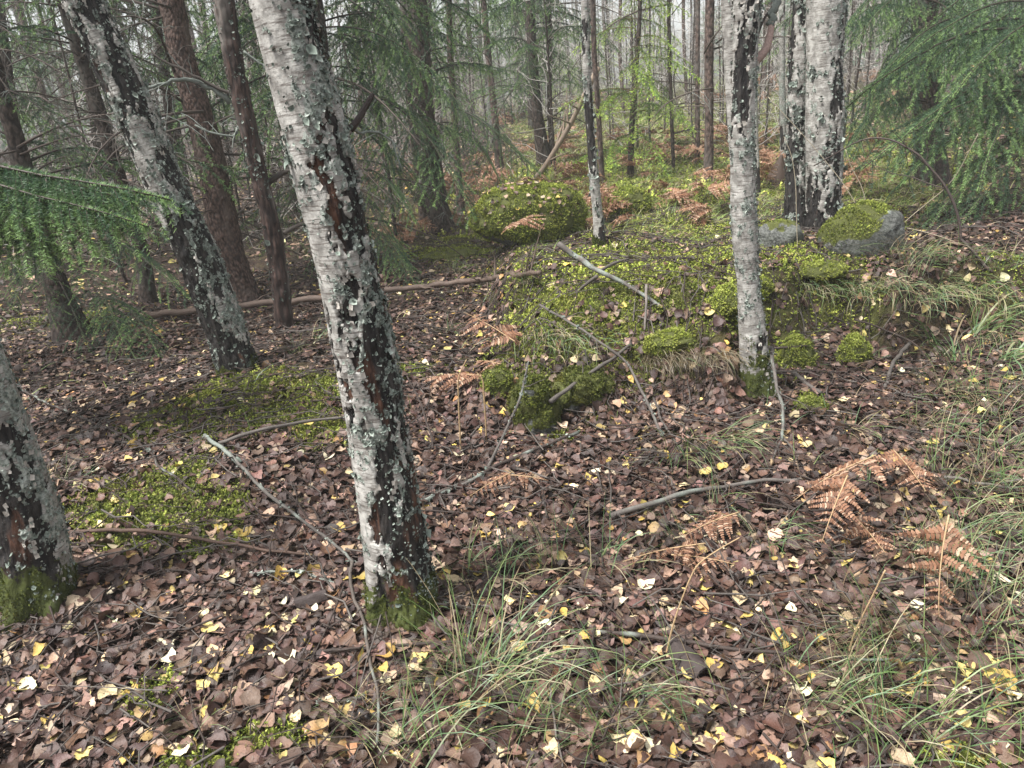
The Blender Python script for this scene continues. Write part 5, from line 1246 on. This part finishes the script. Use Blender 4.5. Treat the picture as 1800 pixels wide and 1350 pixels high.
# leaning dead pole: upright plane behind the thin birch
def upright(pts, label, colr, name, cat, base, mat=WOOD, twigs=0, k=1.0):
    b = G(*base); n = unit(np.array([b[0], b[1], 0])); P, R = [], []
    for px, py, w in pts:
        d = ray(px, py); t = ((b - EYE) @ n) / (d @ n); P.append(EYE + d * t); R.append(w / 2 / F * t * (.75 if name == 'dry_stalk' else 1))
    PR = smooth_path(np.column_stack([P, R]), 26); o = empty(name, b, label, cat); g = Geo(); V, Q, T = tube(PR[:, :3], np.abs(PR[:, 3]), 7); g.add(V, Q, T, colr); add('stem', g.mesh('stem', mat, off=b), o)
    for _ in range(twigs):
        i = rng.integers(6, 25); l = rng.uniform(.15, .5) * k; d = unit(unit(PR[i, :3] - PR[i - 1, :3]) * .7 + rng.normal(0, .6, 3))
        S = np.stack([PR[i, :3] + d * l * u + rng.normal(0, .02, 3) * u for u in np.linspace(0, 1, 6)]); g2 = Geo(); V, Q, T = tube(S, np.linspace(max(.0015, PR[i, 3] * .5), .001, 6), 4, False); g2.add(V, Q, None, colr); add('twig', g2.mesh('twig', WOOD, off=b), o)
    return o
upright([(928, 326, 8), (950, 303, 9), (975, 265, 9), (1000, 223, 9), (1025, 172, 9), (1052, 118, 10)], 'pale dead pole leaning right behind the thin white birch', np.array([.26, .20, .15]), 'dead_pole', 'dead tree', (928, 330), twigs=10, k=1.5)
upright([(1690, 432, 6), (1685, 385, 5), (1672, 347, 5), (1655, 318, 4.5), (1633, 293, 4), (1618, 275, 4), (1595, 260, 3.5), (1567, 246, 3.2), (1530, 243, 2.8), (1505, 250, 2.5), (1483, 262, 2), (1455, 278, 2.5), (1430, 292, 2)], 'bare dark sapling bent over in an arch right of the boulder', np.array([.06, .045, .04]), 'arched_sapling', 'sapling', (1690, 435), twigs=9, k=1.2)
for pts, lab, base in (([(1170, 1155, 5), (1183, 1100, 5), (1200, 1050, 4), (1212, 1020, 4), (1225, 995, 4), (1260, 968, 3), (1300, 945, 3)], 'tan fern stalk rising in an arc in the mid foreground', (1170, 1157)),
        ([(1490, 1155, 5), (1500, 1120, 5), (1515, 1085, 4), (1535, 1045, 4), (1556, 1002, 4)], 'tan fern stalk left of the largest frond', (1490, 1157)),
        ([(810, 797, 4), (808, 750, 4), (806, 700, 4), (807, 660, 3), (820, 632, 2)], 'pale upright fern stalk under the rust red fern, left of two', (810, 799)),
        ([(855, 775, 4), (853, 730, 4), (850, 690, 4), (847, 665, 3), (838, 655, 2)], 'pale upright fern stalk under the rust red fern, right of two', (855, 777)),
        ([(1690, 430, 2), (1650, 415, 2), (1600, 402, 2), (1500, 395, 2), (1450, 398, 1.5)], 'thin pale grass stalk lying in front of the large boulder', (1690, 434)),
        ([(1545, 440, 2), (1580, 400, 2), (1620, 365, 2), (1665, 327, 1.5), (1720, 235, 1.5)], 'long pale grass stalk leaning right above the large boulder', (1545, 443)),
        ([(1530, 420, 2), (1510, 370, 2), (1480, 320, 2), (1440, 270, 1.5), (1350, 170, 1.5)], 'long pale grass stalk leaning left in front of the twin birches', (1530, 423)),
        ([(1402, 440, 2), (1400, 380, 2), (1398, 320, 2), (1390, 270, 1.5), (1378, 240, 1.2)], 'thin pale grass stalk in front of the darker twin stem', (1402, 443)),
        ([(1520, 430, 2), (1525, 380, 2), (1515, 330, 2), (1495, 290, 1.5), (1486, 262, 1.5)], 'thin pale grass stalk just right of the whiter twin stem', (1520, 434))):
    upright(pts, lab, TAN if 'fern' in lab else np.array([.30, .26, .19]), 'dry_stalk', 'stalk', base)
# curled piece of dark bark
def bark_piece(px, py, px2, py2, w, label):
    a, b2 = G(px, py, .03), G(px2, py2, .035); n = 12; m = 9; u = np.linspace(0, 1, n); v = np.linspace(-1, 1, m); x = unit(b2 - a); nrm = np.array([-.1, -.3, 1.]); y = unit(np.cross(nrm, x)); z = np.cross(x, y); g = Geo()
    U, Vv = np.meshgrid(u, v, indexing='ij'); ww = w * (.7 + .35 * np.sin(U * 2.2 + .4) + .12 * vnoise(np.stack([U.ravel() * 6, Vv.ravel() * 2, U.ravel() * 0], 1), 4).reshape(U.shape))
    top = a + (b2 - a) * U[..., None] + y * (Vv * ww)[..., None] + z * (.022 * (1 - Vv ** 2) + .004 * vnoise(np.stack([U.ravel() * 9, Vv.ravel() * 5, U.ravel() * 0], 1), 7).reshape(U.shape))[..., None]
    V = np.concatenate([top.reshape(-1, 3), (top - z * .006).reshape(-1, 3)]); i = np.arange(n - 1)[:, None] * m; j = np.arange(m - 1)[None]
    q = np.stack([i + j, i + j + 1, i + m + j + 1, i + m + j], -1).reshape(-1, 4); g.add(V, np.concatenate([q, q[:, ::-1] + n * m]), None, np.array([.045, .034, .031]))
    me = g.mesh('bark_fragment', WOOD, off=a); o = add('bark_fragment', me, None, label, 'bark', None, 'thing'); o.location = Vector(a)
bark_piece(1180, 1132, 1238, 1185, .028, 'curled piece of dark bark lying under the long dark branch')
bark_piece(520, 1062, 575, 1045, .02, 'dark bark strip among twigs left of the big birch foot')
# a broken mossy stump behind the twin birches
upright([(1366, 326, 40), (1367, 312, 36), (1369, 298, 26), (1372, 284, 14), (1374, 272, 4)], 'dark broken stump leaning behind the twin birch stems', np.array([.06, .04, .03]), 'tree_stump', 'stump', (1378, 322))
# fine twigs among the leaves
tw = Geo()
x, y = fan(6500, 1.0, 8.0, .75)
for xx, yy in zip(x, y):
    l = rng.uniform(.06, .38); a = rng.uniform(0, 6.283); u = np.linspace(-.5, .5, 5); cx = xx + l * u * math.cos(a) + rng.normal(0, .012, 5); cyv = yy + l * u * math.sin(a) + rng.normal(0, .012, 5)
    P = np.stack([cx, cyv, height(cx, cyv) + rng.uniform(.02, .05) + rng.normal(0, .006, 5)], 1)
    V, Q, T = tube(P, np.linspace(.0026, .0012, 5) * rng.uniform(.7, 1.7), 4, False); tw.add(V, Q, None, (DARK if rng.random() < .6 else GREY * rng.uniform(.5, .9)))
x, y = fan(260, 3.5, 6.0, .35); k = (x < -.6); 
for xx, yy in zip(x[k] - .3, y[k]):
    l = rng.uniform(.2, .6); a = rng.normal(.4, .5); u = np.linspace(-.5, .5, 5); cx = xx + l * u * math.cos(a); cyv = yy + l * u * math.sin(a)
    V, Q, T = tube(np.stack([cx, cyv, height(cx, cyv) + rng.uniform(.01, .05)], 1), np.linspace(.003, .001, 5), 4, False); tw.add(V, Q, None, DARK)
add('twig_litter', tw.mesh('twig_litter', WOOD), kind='stuff'); del tw

# ================================================================== SINGLE FALLEN LEAVES (the ones that catch the eye)
def leaf_mesh(pal, k):
    V, Q, T, ti = LEAVES_HI[k]; return make_mesh('birch_leaf', V, Q, T, {'col': np.array(pal) * ti}, LEAF)
KINDS = [('yellow', YELLOW, 'bright yellow birch leaf lying on the brown leaf litter', 'yellow birch leaves on the litter', .46), ('cream', CREAM, 'pale cream birch leaf lying on the brown leaf litter', 'cream birch leaves on the litter', .32), ('ochre', OCHRE, 'orange brown birch leaf lying on the brown leaf litter', 'orange birch leaves on the litter', .22)]
LM = {k[0]: [leaf_mesh(k[1][i % 3], i) for i in range(12)] for k in KINDS}
m = 0
while m < 290:
    px, py = rng.uniform(0, 1800), 470 + 880 * math.sqrt(rng.random())
    p = G(px, py); 
    if p[1] > 7.5 or any((p[0] - a) ** 2 + (p[1] - b_) ** 2 < (r_ * 1.2) ** 2 for a, b_, r_ in TRUNKS): continue
    kd = KINDS[rng.choice(3, p=[.44, .30, .26])]; s = rng.uniform(.036, .058) * (1 + .03 * max(p[1] - 2, 0)); N = normals(p[:1], p[1:2])
    R = rot_from(N, rng.uniform(0, 6.283, 1), np.abs(rng.normal(0, .22, 1)))[0] * s; M = np.eye(4); M[:3, :3] = R; M[:3, 3] = p + N[0] * rng.uniform(.012, .024)
    add('birch_leaf', LM[kd[0]][rng.integers(12)], None, kd[2], 'leaf', kd[3], 'thing', Matrix(M.tolist())); m += 1
for px, py in ((905, 385), (925, 372), (950, 380), (880, 400), (965, 392), (845, 372)):
    q = G(px, 425); put_clump(np.array([q[0], q[1] + .35, q[2] + (430 - py) / F * depth_of(q)]), LOWCL[rng.integers(3)], .5, 'rust brown bracken lying over the big mossy boulder', 'bracken on the big boulder')
# leaves and needles on the big mossy boulder
b, V = bigrock; top = V[(V[:, 2] > .1)]; idx = rng.integers(0, len(top), 170); pos = top[idx] + b + np.array([0, 0, .03]); N = unit(top[idx] / np.array([.65, .47, .35]) ** 2)
bl = scatter(LEAVES_MID, pos, rot_from(N, rng.uniform(0, 6.283, 170), np.abs(rng.normal(0, .4, 170))), .04, leaf_colors(170, .22)); add('boulder_leaves', bl.mesh('boulder_leaves', LEAF), kind='stuff')

# ================================================================== HAZE
hv = np.array([(sx, sy, sz) for sz in (-2.2, 10.5) for sy in (-9, 122) for sx in (-121, 121)], float)
hq = [(0, 2, 3, 1), (4, 5, 7, 6), (0, 1, 5, 4), (2, 6, 7, 3), (0, 4, 6, 2), (1, 3, 7, 5)]
HM = bpy.data.materials.new('haze'); HM.use_nodes = True; ht = HM.node_tree; ht.nodes.clear()
pv = ht.nodes.new('ShaderNodeVolumePrincipled'); pv.inputs['Color'].default_value = (.93, .96, .95, 1); pv.inputs['Density'].default_value = .0028; pv.inputs['Anisotropy'].default_value = 0.0
ho = ht.nodes.new('ShaderNodeOutputMaterial'); ht.links.new(pv.outputs[0], ho.inputs['Volume'])
HZ = add('haze', make_mesh('haze', hv, hq, mat=HM, smooth=False), kind='stuff'); HZ.display_type = 'WIRE'
